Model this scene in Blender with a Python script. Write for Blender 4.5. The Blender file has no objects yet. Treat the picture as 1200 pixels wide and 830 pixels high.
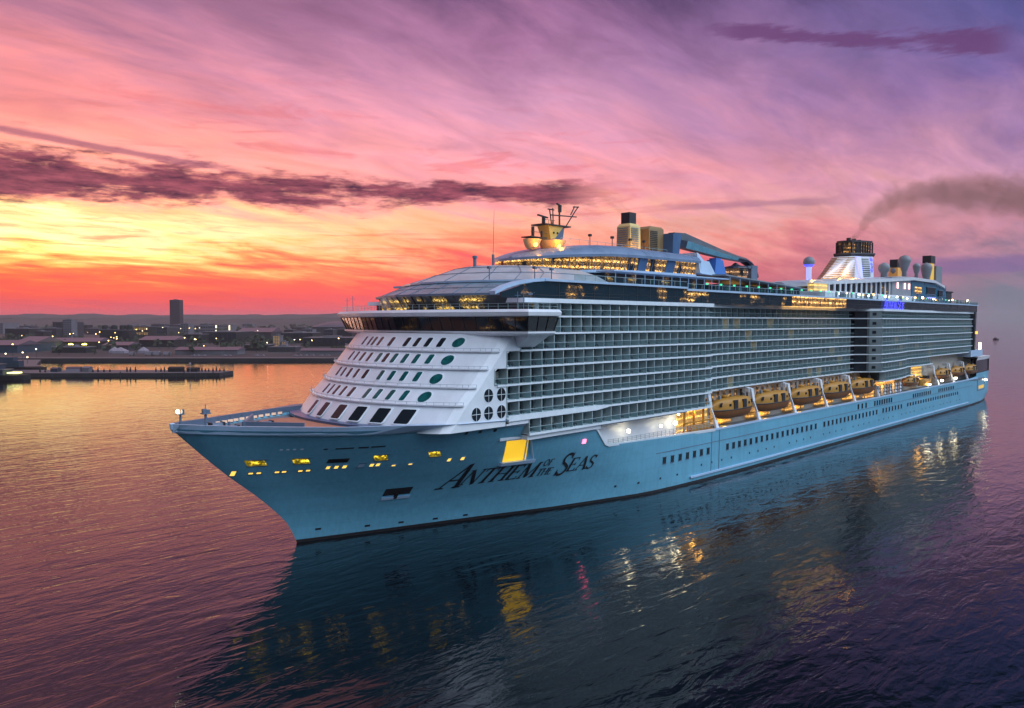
import bpy, math, random
from mathutils import Vector
random.seed(7)
R = math.radians
sc = bpy.context.scene
col = sc.collection

# ------------------------------------------------------------------ camera
cam_d = bpy.data.cameras.new("camera"); cam = bpy.data.objects.new("camera", cam_d); col.objects.link(cam)
cam.location = (-63.607, -111.542, 36.0)
cam.rotation_euler = (R(90 - 2.4495), 0, R(44.492 - 90))
cam_d.sensor_width = 36; cam_d.lens = 27; cam_d.clip_start = 0.5; cam_d.clip_end = 60000
sc.camera = cam
FW = Vector((math.cos(R(44.492)), math.sin(R(44.492)), 0)); RT = Vector((FW.y, -FW.x, 0))

sc.view_settings.view_transform = 'Standard'; sc.view_settings.look = 'None'
sc.view_settings.exposure = 0.0; sc.view_settings.gamma = 1
sc.render.engine = 'CYCLES'
sc.cycles.use_denoising = True
try: sc.cycles.denoiser = 'OPENIMAGEDENOISE'
except Exception: pass
sc.cycles.max_bounces = 6; sc.cycles.diffuse_bounces = 3; sc.cycles.glossy_bounces = 4
sc.cycles.transparent_max_bounces = 10; sc.cycles.volume_bounces = 0
sc.cycles.sample_clamp_indirect = 4.0
sc.cycles.volume_max_steps = 128

# ------------------------------------------------------------------ node helpers
def lin(r, g, b):
    f = lambda c: (c/255/12.92) if c/255 <= .04045 else ((c/255+.055)/1.055)**2.4
    return (f(r), f(g), f(b), 1)
class NT:
    def __init__(s, nt): s.nt = nt; s.n = nt.nodes; s.l = nt.links
    def put(s, sock, v):
        if v is None: return
        if isinstance(v, bpy.types.NodeSocket): s.l.new(v, sock)
        else: sock.default_value = v
    def m(s, op, a, b=None, c=None, clamp=False):
        k = s.n.new('ShaderNodeMath'); k.operation = op; k.use_clamp = clamp
        s.put(k.inputs[0], a); s.put(k.inputs[1], b); s.put(k.inputs[2], c); return k.outputs[0]
    def ramp(s, fac, stops, interp='LINEAR'):
        k = s.n.new('ShaderNodeValToRGB'); e = k.color_ramp.elements; k.color_ramp.interpolation = interp
        while len(e) > 1: e.remove(e[-1])
        for i, (p, c) in enumerate(stops):
            x = e[0] if i == 0 else e.new(p)
            x.position = p; x.color = c if len(c) == 4 else (*c, 1)
        s.put(k.inputs[0], fac); return k.outputs[0]
    def mix(s, f, a, b, mode='MIX'):
        k = s.n.new('ShaderNodeMix'); k.data_type = 'RGBA'; k.blend_type = mode
        s.put(k.inputs[0], f); s.put(k.inputs[6], a); s.put(k.inputs[7], b); return k.outputs[2]
    def noise(s, vec, scale, detail=4, rough=.5, dist=0, out=0):
        k = s.n.new('ShaderNodeTexNoise'); s.put(k.inputs['Vector'], vec); k.inputs['Scale'].default_value = scale
        k.inputs['Detail'].default_value = detail; k.inputs['Roughness'].default_value = rough
        k.inputs['Distortion'].default_value = dist; return k.outputs[out]
    def mapping(s, vec, scale=(1,1,1), rot=(0,0,0), loc=(0,0,0)):
        k = s.n.new('ShaderNodeMapping'); s.put(k.inputs['Vector'], vec)
        k.inputs['Scale'].default_value = scale; k.inputs['Rotation'].default_value = rot; k.inputs['Location'].default_value = loc
        return k.outputs[0]
    def maprange(s, v, a, b, c=0, d=1, smooth=False):
        k = s.n.new('ShaderNodeMapRange'); k.clamp = True
        if smooth: k.interpolation_type = 'SMOOTHSTEP'
        s.put(k.inputs[0], v)
        for i, q in enumerate((a, b, c, d)): s.put(k.inputs[i+1], q)
        return k.outputs[0]
    def comb(s, x, y, z):
        k = s.n.new('ShaderNodeCombineXYZ'); s.put(k.inputs[0], x); s.put(k.inputs[1], y); s.put(k.inputs[2], z); return k.outputs[0]
    def sep(s, v):
        k = s.n.new('ShaderNodeSeparateXYZ'); s.l.new(v, k.inputs[0]); return k.outputs

# ------------------------------------------------------------------ sky (world)
w = bpy.data.worlds.new("World"); sc.world = w; w.use_nodes = True
T = NT(w.node_tree); T.n.clear()
tc = T.n.new('ShaderNodeTexCoord'); d = tc.outputs['Generated']
dx, dy, dz = T.sep(d)
hyp = T.m('SQRT', T.m('ADD', T.m('MULTIPLY', dx, dx), T.m('MULTIPLY', dy, dy)))
elev = T.m('MULTIPLY', T.m('ARCTAN2', dz, hyp), 180/math.pi)            # degrees above the horizon
az = T.m('MULTIPLY', T.m('ARCTAN2', dy, dx), 180/math.pi)               # compass angle from +x
SUNAZ = 80.0
ca = T.m('DIVIDE', T.m('ADD', T.m('MULTIPLY', dx, math.cos(R(SUNAZ))), T.m('MULTIPLY', dy, math.sin(R(SUNAZ)))), hyp)
ang = T.m('MULTIPLY', T.m('ARCCOSINE', T.m('MINIMUM', T.m('MAXIMUM', ca, -1), 1)), 180/math.pi)  # degrees away from the sunset
eps = T.m('ADD', T.m('MAXIMUM', dz, 0.0), 0.16)
px_ = T.m('DIVIDE', dx, eps); py_ = T.m('DIVIDE', dy, eps)
pl = T.comb(px_, py_, 0.0)
# streaky high cloud: noise stretched across the view, in a flat cloud layer seen in perspective
st = T.mapping(pl, scale=(1.0, 2.4, 1), rot=(0, 0, R(46)))
n1 = T.noise(st, 1.1, 7, .62, .6)
n2 = T.noise(T.mapping(pl, scale=(1, 2.2, 1), rot=(0, 0, R(28)), loc=(5, 3, 0)), 3.0, 6, .6, .4)
warp = T.m('ADD', T.m('MULTIPLY', T.m('SUBTRACT', n1, .5), 9.0), T.m('MULTIPLY', T.m('SUBTRACT', n2, .5), 5.0))
wamp = T.maprange(elev, .6, 4.5, .15, 1.0)
e2 = T.m('ADD', elev, T.m('MULTIPLY', warp, wamp))
t = T.m('DIVIDE', e2, 30.0, clamp=True)
def stops(lst): return [(e/30.0, lin(*c)) for e, c in lst]
LEFT = T.ramp(t, stops([(0,(205,85,95)),(.9,(222,84,88)),(1.8,(243,88,68)),(2.8,(250,112,62)),(3.8,(255,170,85)),(4.8,(255,224,130)),(6.0,(255,232,165)),(7.2,(255,190,125)),
                        (8.6,(252,160,128)),(11,(248,160,142)),(14,(238,142,140)),(17,(202,128,144)),(20,(156,106,134)),(24,(150,102,128)),(30,(215,140,150))]))
MID = T.ramp(t, stops([(0,(196,98,118)),(1.0,(222,88,98)),(2.4,(244,88,90)),(4.0,(250,100,92)),(6,(252,150,118)),(7.6,(250,176,148)),(9.6,(244,156,158)),(12,(232,154,170)),
                       (15,(204,144,172)),(18,(178,126,162)),(21,(152,104,142)),(24,(96,70,108)),(26,(36,32,58)),(30,(14,18,34))]))
RIGHT = T.ramp(t, stops([(0,(108,114,130)),(1.5,(116,116,134)),(3.5,(148,118,140)),(6,(190,132,150)),(9,(194,142,168)),(12,(154,118,158)),(15,(118,96,150)),
                         (18,(88,84,140)),(21,(68,76,132)),(24,(38,48,88)),(26,(18,26,48)),(30,(10,16,28))]))
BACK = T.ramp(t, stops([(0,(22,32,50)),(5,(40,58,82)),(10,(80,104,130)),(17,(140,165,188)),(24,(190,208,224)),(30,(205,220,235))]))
sky = T.mix(T.maprange(ang, 4, 36, 0, 1), LEFT, MID)
sky = T.mix(T.maprange(ang, 36, 68, 0, 1), sky, RIGHT)
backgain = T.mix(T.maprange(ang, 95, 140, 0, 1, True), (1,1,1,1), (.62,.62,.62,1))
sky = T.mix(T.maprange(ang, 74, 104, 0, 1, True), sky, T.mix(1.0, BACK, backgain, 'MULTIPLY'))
zen = T.mix(T.maprange(ang, 16, 38, 0, 1, True), lin(235,155,158), lin(9,14,26))
zen = T.mix(T.maprange(ang, 84, 120, 0, 1, True), zen, (.36, .42, .50, 1))
sky = T.mix(T.maprange(elev, 23, 36, 0, 1, True), sky, zen)
sky = T.mix(T.maprange(elev, 55, 88, 0, 1, True), sky, lin(120,130,165))
glow = T.m('MULTIPLY', T.maprange(ang, 36, 4, 0, 1, True), T.m('MULTIPLY', T.maprange(elev, 1.5, 5, 0, 1, True), T.maprange(elev, 13, 7, 0, 1, True)))
gl_ = T.m('ADD', T.m('ADD', 1.0, T.m('MULTIPLY', glow, .42)), T.m('MULTIPLY', T.maprange(ang, 60, 30, 0, 1, True), .06))      # the brightest part of the afterglow
sky = T.mix(1.0, sky, T.comb(gl_, gl_, gl_), 'MULTIPLY')
# bright patch added to the unseen sky behind the viewer, fills the midship hull
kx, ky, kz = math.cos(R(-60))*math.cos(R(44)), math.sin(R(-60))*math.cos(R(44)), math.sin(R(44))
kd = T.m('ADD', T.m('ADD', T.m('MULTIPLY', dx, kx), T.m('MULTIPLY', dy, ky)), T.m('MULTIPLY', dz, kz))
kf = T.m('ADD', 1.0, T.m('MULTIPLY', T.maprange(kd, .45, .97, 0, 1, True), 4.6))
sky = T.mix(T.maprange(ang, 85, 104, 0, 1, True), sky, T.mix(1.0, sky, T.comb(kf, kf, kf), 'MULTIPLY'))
# soft light / dark streak texture
n3 = T.noise(T.mapping(pl, scale=(1, 2.6, 1), rot=(0, 0, R(52)), loc=(2, 9, 0)), 1.9, 8, .62, .9)
gain = T.maprange(n3, .30, .70, .84, 1.16)
sky = T.mix(T.maprange(elev, .5, 5, 0, 1), sky, T.mix(1.0, sky, T.comb(gain, gain, gain), 'MULTIPLY'))
# the dark cloud bank left, the small one right, low streaks
bn = T.noise(T.comb(T.m('MULTIPLY', az, .16), T.m('MULTIPLY', elev, .62), 3.3), 1.0, 9, .6, .35)
bn2 = T.noise(T.comb(T.m('MULTIPLY', az, .5), T.m('MULTIPLY', elev, 2.4), 8.1), 1.0, 8, .62, .2)
bnn = T.m('ADD', T.m('MULTIPLY', T.m('SUBTRACT', bn, .5), 3.2), T.m('MULTIPLY', T.m('SUBTRACT', bn2, .5), 2.1))
def bank(center, half, a0, a1, f0, f1, rough=1.0, flat=1.0):
    # center/half: sockets or numbers in degrees; az window a0..a1 with soft ends f0, f1
    dv = T.m('SUBTRACT', elev, center)
    up = T.m('DIVIDE', T.m('ABSOLUTE', dv), half)
    body = T.m('SUBTRACT', 1.0, up)
    body = T.m('ADD', body, T.m('MULTIPLY', bnn, rough))
    mk = T.maprange(body, -.05, .75*flat, 0, 1, True)
    lo = T.maprange(az, a0-f0, a0+f0, 0, 1, True); hi = T.maprange(az, a1+f1, a1-f1, 0, 1, True)
    near = T.maprange(up, 2.6, 1.5, 0, 1)
    return T.m('MULTIPLY', T.m('MULTIPLY', mk, near), T.m('MULTIPLY', lo, hi))
halfL = T.maprange(az, 52, 80, 1.15, 2.2); cenL = T.maprange(az, 36, 80, 9.45, 9.2)
m1 = bank(cenL, halfL, 38.5, 180, 3.0, 1.0, .85)
m1b = bank(T.maprange(az, 60, 80, 10.0, 11.9), .34, 64, 180, 5, 1, .35)
dark = T.mix(T.maprange(T.noise(T.comb(T.m('MULTIPLY', az, .35), T.m('MULTIPLY', elev, 1.8), 1.0), 1.0, 8, .65), .35, .65), lin(66,36,62), lin(165,84,100))
brk = T.noise(T.comb(T.m('MULTIPLY', az, .11), T.m('ADD', T.m('MULTIPLY', elev, .75), T.m('MULTIPLY', az, .02)), 5.5), 1.0, 9, .66, .6)
brm = T.m('MULTIPLY', T.maprange(brk, .53, .66, 0, 1, True), T.m('MULTIPLY', T.maprange(elev, 2.5, 5, 0, 1, True), T.maprange(elev, 19, 12, 0, 1, True)))
brm = T.m('MULTIPLY', brm, T.maprange(az, 22, 40, 0, 1, True))
sky = T.mix(T.m('MULTIPLY', brm, .42), sky, lin(214,98,104))
low = T.noise(T.comb(T.m('MULTIPLY', az, .10), T.m('MULTIPLY', elev, 2.2), 9.5), 1.0, 7, .6, .4)
lwm = T.m('MULTIPLY', T.maprange(low, .52, .66, 0, 1, True), T.m('MULTIPLY', T.maprange(elev, .6, 1.6, 0, 1, True), T.maprange(elev, 8.5, 5, 0, 1, True)))
sky = T.mix(T.m('MULTIPLY', T.m('MULTIPLY', lwm, .55), T.maprange(az, 36, 50, 0, 1, True)), sky, lin(228,84,74))
sky = T.mix(T.m('MULTIPLY', m1, .97), sky, dark)
sky = T.mix(T.m('MULTIPLY', m1b, .7), sky, lin(140,80,108))
cenR = T.maprange(az, 10, 30, 16.4, 19.9); halfR = T.maprange(az, 13, 28, 1.05, .45)
m2 = bank(cenR, halfR, 12.3, 30, 1.0, 2.5, .95)
sky = T.mix(T.m('MULTIPLY', m2, .8), sky, lin(98,60,106))
m2b = bank(15.6, .9, -8, 11.2, 4, 1.2, .5)
sky = T.mix(T.m('MULTIPLY', m2b, .6), sky, lin(94,66,112))
m3 = bank(3.5, .8, -14, 18, 5, 2.5, .4)
sky = T.mix(T.m('MULTIPLY', m3, .6), sky, lin(112,92,146))
m4 = bank(8.2, .35, 22, 33, 2, 3, .55)
sky = T.mix(T.m('MULTIPLY', m4, .5), sky, lin(140,96,130))
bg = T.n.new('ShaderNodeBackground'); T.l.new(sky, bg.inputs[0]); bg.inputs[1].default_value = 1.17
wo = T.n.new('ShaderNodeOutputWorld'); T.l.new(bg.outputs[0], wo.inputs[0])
w.cycles.sampling_method = 'MANUAL'; w.cycles.sample_map_resolution = 1024

# last glow of the sun below the left horizon
sd = bpy.data.lights.new("sun", 'SUN'); sd.energy = 0.3; sd.angle = R(12); sd.color = (1.0, .52, .38)
sun = bpy.data.objects.new("sun", sd); col.objects.link(sun)
sv = Vector((math.cos(R(86))*math.cos(R(4)), math.sin(R(86))*math.cos(R(4)), math.sin(R(4))))
sun.rotation_euler = sv.to_track_quat('Z', 'Y').to_euler()

# ------------------------------------------------------------------ mesh helpers
class MB:
    def __init__(s): s.v = []; s.f = []; s.mi = []
    def quad(s, a, b, c, d, m=0): s.poly((a, b, c, d), m)
    def poly(s, pts, m=0):
        k = len(s.v); s.v += [tuple(p) for p in pts]; s.f.append(tuple(range(k, k+len(pts)))); s.mi.append(m)
    def box(s, x0, x1, y0, y1, z0, z1, m=0):
        k = len(s.v)
        s.v += [(x, y, z) for z in (z0, z1) for x, y in ((x0,y0),(x1,y0),(x1,y1),(x0,y1))]
        for f in ((0,3,2,1),(4,5,6,7),(0,1,5,4),(1,2,6,5),(2,3,7,6),(3,0,4,7)):
            s.f.append(tuple(k+i for i in f)); s.mi.append(m)
    def hexa(s, p, m=0):     # 8 points: bottom ring then top ring
        k = len(s.v); s.v += [tuple(q) for q in p]
        for f in ((0,3,2,1),(4,5,6,7),(0,1,5,4),(1,2,6,5),(2,3,7,6),(3,0,4,7)):
            s.f.append(tuple(k+i for i in f)); s.mi.append(m)
    def bar(s, p, q, r, m=0, n=6, r2=None):
        p = Vector(p); q = Vector(q); d = (q-p).normalized(); r2 = r if r2 is None else r2
        a = d.orthogonal().normalized(); b = d.cross(a); k = len(s.v)
        for c, rr in ((p, r), (q, r2)):
            for i in range(n):
                t = 2*math.pi*i/n; s.v.append(tuple(c + (a*math.cos(t)+b*math.sin(t))*rr))
        for i in range(n):
            j = (i+1) % n; s.f.append((k+i, k+j, k+n+j, k+n+i)); s.mi.append(m)
        s.f.append(tuple(k+i for i in reversed(range(n)))); s.mi.append(m)
        s.f.append(tuple(k+n+i for i in range(n))); s.mi.append(m)
    def path(s, pts, r, m=0, n=6):
        for a, b in zip(pts, pts[1:]): s.bar(a, b, r, m, n)
    def loft(s, rings, m=0, closed=True, cap0=True, cap1=True, mf=None):
        k = len(s.v); n = len(rings[0])
        for r in rings: s.v += [tuple(p) for p in r]
        for i in range(len(rings)-1):
            for j in range(n if closed else n-1):
                a = k+i*n+j; b = k+i*n+(j+1) % n
                s.f.append((a, b, b+n, a+n)); s.mi.append(m if mf is None else mf(i, j))
        if cap0: s.f.append(tuple(k+i for i in reversed(range(n)))); s.mi.append(m)
        if cap1: s.f.append(tuple(k+(len(rings)-1)*n+i for i in range(n))); s.mi.append(m)
    def prism(s, pts, z0, z1, m=0, mtop=None):
        n = len(pts); k = len(s.v)
        s.v += [(x, y, z0) for x, y in pts] + [(x, y, z1) for x, y in pts]
        for i in range(n):
            j = (i+1) % n; s.f.append((k+i, k+j, k+n+j, k+n+i)); s.mi.append(m)
        s.f.append(tuple(k+i for i in reversed(range(n)))); s.mi.append(m)
        s.f.append(tuple(k+n+i for i in range(n))); s.mi.append(m if mtop is None else mtop)
    def lathe(s, c, prof, m=0, n=16, mf=None):
        rings = [[(c[0]+r*math.cos(2*math.pi*i/n), c[1]+r*math.sin(2*math.pi*i/n), c[2]+z) for i in range(n)] for r, z in prof]
        s.loft(rings, m, mf=mf)
    def build(s, name, mats, parent=None, smooth=False, loc=None, autos=None):
        me = bpy.data.meshes.new(name); me.from_pydata(s.v, [], s.f)
        if not isinstance(mats, (list, tuple)): mats = [mats]
        for q in mats: me.materials.append(q)
        for p, i in zip(me.polygons, s.mi): p.material_index = min(i, len(mats)-1); p.use_smooth = smooth
        me.validate(); me.update()
        if autos is not None:
            try: me.set_sharp_from_angle(angle=R(autos))
            except Exception: pass
        o = bpy.data.objects.new(name, me); col.objects.link(o)
        if parent: o.parent = parent
        if loc: o.location = loc
        return o
def tag(o, label=None, cat=None, group=None, kind=None):
    if label: o['label'] = label
    if cat: o['category'] = cat
    if group: o['group'] = group
    if kind: o['kind'] = kind
    return o
def empty(name, loc=(0,0,0), rz=0):
    o = bpy.data.objects.new(name, None); col.objects.link(o); o.location = loc; o.rotation_euler = (0,0,rz); o.empty_display_size = 2
    return o
def copy_tree(o, parent=None):
    c = o.copy(); col.objects.link(c)
    if parent: c.parent = parent
    for ch in list(o.children): copy_tree(ch, c)
    return c
def itp(x, xs, ys):
    if x <= xs[0]: return ys[0]
    for i in range(1, len(xs)):
        if x <= xs[i]: return ys[i-1]+(ys[i]-ys[i-1])*(x-xs[i-1])/(xs[i]-xs[i-1])
    return ys[-1]

# ------------------------------------------------------------------ materials
def mat(name, base, rough=.5, metal=0, var=.08, vs=.3, spec=.5, bump=0, bs=4, stretch=(1,1,1), coat=0, emit=None, es=0):
    m = bpy.data.materials.new(name); m.use_nodes = True; q = NT(m.node_tree)
    b = q.n['Principled BSDF']; b.inputs['Roughness'].default_value = rough; b.inputs['Metallic'].default_value = metal
    b.inputs['Specular IOR Level'].default_value = spec; b.inputs['Coat Weight'].default_value = coat
    c = tuple(base)[:3]
    if var:
        tcx = q.n.new('ShaderNodeTexCoord'); v = q.mapping(tcx.outputs['Object'], scale=stretch)
        n = q.noise(v, vs, 6, .6)
        f = q.maprange(n, .3, .7, 1-var, 1+var)
        q.l.new(q.mix(1.0, (*c, 1), q.comb(f, f, f), 'MULTIPLY'), b.inputs['Base Color'])
        r = q.maprange(n, .3, .7, max(.02, rough-.08), rough+.08); q.l.new(r, b.inputs['Roughness'])
    else: b.inputs['Base Color'].default_value = (*c, 1)
    if bump:
        tcx = q.n.new('ShaderNodeTexCoord'); bp = q.n.new('ShaderNodeBump'); bp.inputs['Strength'].default_value = bump
        q.l.new(q.noise(q.mapping(tcx.outputs['Object'], scale=stretch), bs, 5), bp.inputs['Height']); q.l.new(bp.outputs[0], b.inputs['Normal'])
    if emit:
        b.inputs['Emission Color'].default_value = (*emit, 1); b.inputs['Emission Strength'].default_value = es
    return m
def hull_paint():
    m = bpy.data.materials.new("hull_paint"); m.use_nodes = True; q = NT(m.node_tree); b = q.n['Principled BSDF']
    tcx = q.n.new('ShaderNodeTexCoord'); ob = tcx.outputs['Object']
    base = lin(104, 168, 194)
    big = q.noise(q.mapping(ob, scale=(.05,.05,.12)), 1.0, 5, .6)
    streak = q.noise(q.mapping(ob, scale=(1.6,1.6,.07)), 1.0, 5, .65)
    x, y, z = q.sep(ob)
    plate = q.n.new('ShaderNodeTexBrick'); q.l.new(q.comb(x, z, 0.0), plate.inputs['Vector'])
    plate.inputs['Scale'].default_value = 1.0; plate.inputs['Brick Width'].default_value = 9.0; plate.inputs['Row Height'].default_value = 2.6
    plate.inputs['Mortar Size'].default_value = .03; plate.inputs['Mortar Smooth'].default_value = .6
    plate.inputs['Color1'].default_value = (.93,.94,.95,1); plate.inputs['Color2'].default_value = (1.03,1.03,1.03,1); plate.inputs['Mortar'].default_value = (.72,.74,.76,1)
    f = q.m('ADD', q.m('MULTIPLY', big, .5), q.m('MULTIPLY', streak, .45)); f = q.m('ADD', f, .52)
    c = q.mix(1.0, base, q.comb(f, f, f), 'MULTIPLY'); c = q.mix(.8, c, plate.outputs[0], 'MULTIPLY')
    # scuffed, slightly rusty just above the water
    sc_ = q.m('MULTIPLY', q.maprange(z, 2.2, .4, 0, 1), q.maprange(q.noise(q.mapping(ob, scale=(.5,.5,1.2)), 1.2, 6, .7), .5, .72, 0, .5))
    c = q.mix(sc_, c, lin(120, 110, 105))
    rust = q.m('MULTIPLY', q.maprange(q.noise(q.mapping(ob, scale=(1.1,1.1,.05)), 1.0, 4, .6), .66, .74, 0, .35), q.maprange(q.noise(q.mapping(ob, scale=(.12,.12,.12)), 1.0, 3, .5), .5, .62, 0, 1))
    c = q.mix(rust, c, lin(110, 88, 74)); q.l.new(c, b.inputs['Base Color'])
    b.inputs['Roughness'].default_value = .38
    bp = q.n.new('ShaderNodeBump'); bp.inputs['Strength'].default_value = .5; bp.inputs['Distance'].default_value = .14
    q.l.new(q.noise(q.mapping(ob, scale=(.35,.35,.5)), 1.0, 4, .5), bp.inputs['Height']); q.l.new(bp.outputs[0], b.inputs['Normal'])
    return m
def lit_glass(name, warm, strength, cover, scale=(.5,.5,.9), base=(.012,.018,.024), seed=0, rough=.08, cool=None):
    """dark glazing with lit rooms behind it: uneven warm light, brighter spots, dark gaps"""
    m = bpy.data.materials.new(name); m.use_nodes = True; q = NT(m.node_tree); b = q.n['Principled BSDF']
    tcx = q.n.new('ShaderNodeTexCoord'); ob = tcx.outputs['Object']
    rooms = q.noise(q.mapping(ob, scale=(scale[0]*.45, scale[1]*.45, .15), loc=(seed, seed*1.7, 0)), 1.0, 2, .5)
    th = .72-.44*cover
    room = q.maprange(rooms, th, th+.09, .0, 1)
    spot = q.noise(q.mapping(ob, scale=(scale[0]*5.0, scale[1]*5.0, scale[2]*4.2), loc=(0, seed, 3)), 1.0, 4, .7)
    sp = q.maprange(spot, .46, .66, .04, 1.8)
    x, y, z = q.sep(ob)
    row = q.maprange(q.m('SINE', q.m('ADD', q.m('MULTIPLY', z, 4.6), seed)), .1, .95, .18, 1.25)
    f = q.m('MULTIPLY', q.m('MULTIPLY', room, sp), row)
    hue = q.mix(q.maprange(spot, .45, .7, 0, 1), (warm[0], warm[1]*.72, warm[2]*.6, 1), (*(cool or (1.0,.66,.22)), 1))
    b.inputs['Base Color'].default_value = (*base, 1); b.inputs['Roughness'].default_value = rough
    q.l.new(hue, b.inputs['Emission Color']); q.l.new(q.m('MULTIPLY', f, strength), b.inputs['Emission Strength'])
    return m
def emis(name, c, s):
    m = bpy.data.materials.new(name); m.use_nodes = True; b = m.node_tree.nodes['Principled BSDF']
    b.inputs['Base Color'].default_value = (*c, 1); b.inputs['Emission Color'].default_value = (*c, 1); b.inputs['Emission Strength'].default_value = s
    return m
def rail_glass():
    m = bpy.data.materials.new("rail_glass"); m.use_nodes = True; q = NT(m.node_tree); q.n.clear()
    tr = q.n.new('ShaderNodeBsdfTransparent'); tr.inputs[0].default_value = (.86,.94,.94,1)
    gl = q.n.new('ShaderNodeBsdfGlossy'); gl.inputs['Roughness'].default_value = .12; gl.inputs[0].default_value = (.8,.95,1,1)
    df = q.n.new('ShaderNodeBsdfDiffuse'); df.inputs[0].default_value = (.10,.19,.20,1)
    m1 = q.n.new('ShaderNodeMixShader'); m1.inputs[0].default_value = .35; q.l.new(gl.outputs[0], m1.inputs[1]); q.l.new(df.outputs[0], m1.inputs[2])
    m2 = q.n.new('ShaderNodeMixShader'); m2.inputs[0].default_value = .06; q.l.new(tr.outputs[0], m2.inputs[1]); q.l.new(m1.outputs[0], m2.inputs[2])
    o = q.n.new('ShaderNodeOutputMaterial'); q.l.new(m2.outputs[0], o.inputs[0]); return m
M = {}
M['hull'] = hull_paint()
M['white'] = mat("white_paint", (.74,.77,.83), .38, var=.06, vs=.35, bump=.05, bs=.5)
M['white2'] = mat("pale_blue_paint", lin(170,195,222)[:3], .4, var=.06)
M['band'] = mat("deck_edge_paint", lin(222,230,238)[:3], .4, var=.08, vs=.6)
M['boot'] = mat("bottom_paint", (.012,.010,.012), .5)
M['divider'] = mat("balcony_divider", lin(168,182,184)[:3], .5, var=.1, vs=.7)
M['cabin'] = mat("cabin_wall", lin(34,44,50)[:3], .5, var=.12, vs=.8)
M['door'] = mat("balcony_door_glass", (.02,.035,.04), .06, var=0, spec=.8)
M['curtain'] = mat("curtain", lin(150,150,145)[:3], .7, var=.15, vs=3)
M['rail'] = mat("hand_rail", lin(150,170,175)[:3], .35)
M['glassrail'] = rail_glass()
M['dark'] = mat("dark_glass", (.012,.018,.024), .1, var=0, spec=.3)
M['black'] = mat("black_paint", (.015,.016,.02), .5, var=.2)
M['teal'] = mat("tinted_window", lin(16,84,84)[:3], .2, var=.45, vs=1.2, spec=.3)
M['mast'] = mat("mast_paint", lin(96,112,134)[:3], .45, var=.1)
M['deckwood'] = mat("deck_boards", lin(176,118,92)[:3], .55, var=.18, vs=1.2)
M['deckgrey'] = mat("grey_deck", lin(110,122,132)[:3], .6, var=.18, vs=.8)
M['roofplate'] = mat("roof_plates", lin(172,176,184)[:3], .45, var=.12, vs=.4)
M['slopeglass'] = mat("roof_glazing", lin(108,132,146)[:3], .3, var=.25, vs=.3, spec=.5)
M['bluesteel'] = mat("crane_paint", lin(60,92,130)[:3], .35, var=.1)
M['armdark'] = mat("crane_arm", lin(26,34,54)[:3], .35, var=.1)
M['blue'] = mat("blue_paint", lin(50,110,190)[:3], .4)
M['louvre'] = mat("louvre_metal", lin(150,122,84)[:3], .45, metal=.1, var=.12, vs=1.5)
M['grey'] = mat("grey_paint", lin(128,134,142)[:3], .5, var=.12)
M['aftteal'] = mat("teal_cladding", lin(26,92,118)[:3], .3, var=.15, vs=.3)
M['boat'] = mat("lifeboat_canopy", lin(172,120,34)[:3], .5, var=.15, vs=1.0)
M['boatlow'] = mat("lifeboat_hull", lin(126,76,34)[:3], .5, var=.2, vs=1.0)
M['yellow'] = emis("warm_lamp", (1.0,.62,.10), 1.3)
M['yellowwin'] = lit_glass("lit_bow_opening", (1.0,.85,.04), 1.35, 2.0, (.35,.35,.35), (.6,.4,.02), 3, .5, (1.0,.74,.06))
M['lampw'] = emis("white_lamp", (1.0,.86,.55), 22)
M['lampo'] = emis("orange_lamp", (1.0,.50,.10), 14)
M['green'] = emis("green_lamp", (.05,.8,.35), 1.1)
M['blueglow'] = emis("blue_lamp", (.10,.10,1.0), 1.3)
M['blueglow2'] = emis("blue_lit_glow", (.30,.32,1.0), 1.4)  # on column and radome stem the glow stands for blue lamp light
M['red'] = emis("red_lamp", (1.0,.12,.22), 5)
M['black_letter'] = mat("letter_paint", (.01,.012,.02), .5, var=0)
M['glass_front'] = lit_glass("restaurant_glazing", (1.0,.78,.06), 1.15, .5, (.55,.55,.8), seed=1.0)
M['glass_bridge'] = lit_glass("bridge_glazing", (1.0,.55,.10), .12, .40, (.4,.4,.8), seed=4)
M['glass_band'] = lit_glass("deck_glazing", (1.0,.6,.08), 1.0, .34, (.4,.4,.9), seed=2, base=(.010,.026,.036))
M['glass_lit'] = lit_glass("lit_deck_glazing", (1.0,.58,.12), 3.0, 1.1, (.5,.5,.9), seed=7)
M['glass_aft'] = lit_glass("aft_glazing", (1.0,.55,.12), .4, .10, (.2,.2,.9), seed=9, base=(.02,.03,.036), rough=.2)
M['glass_top'] = lit_glass("lounge_glazing", (1.0,.58,.10), 2.2, .8, (.75,.75,1.1), seed=5)
M['alcove'] = mat("promenade_wall", lin(188,180,170)[:3], .6, var=.12, vs=.6)
M['litwall'] = lit_glass("lit_promenade_wall", (1.0,.60,.06), 1.8, 1.0, (.6,.6,.9), (.7,.5,.2), 11, .5, (1.0,.7,.15))  # lamp light on the wall put in as emission

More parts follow.
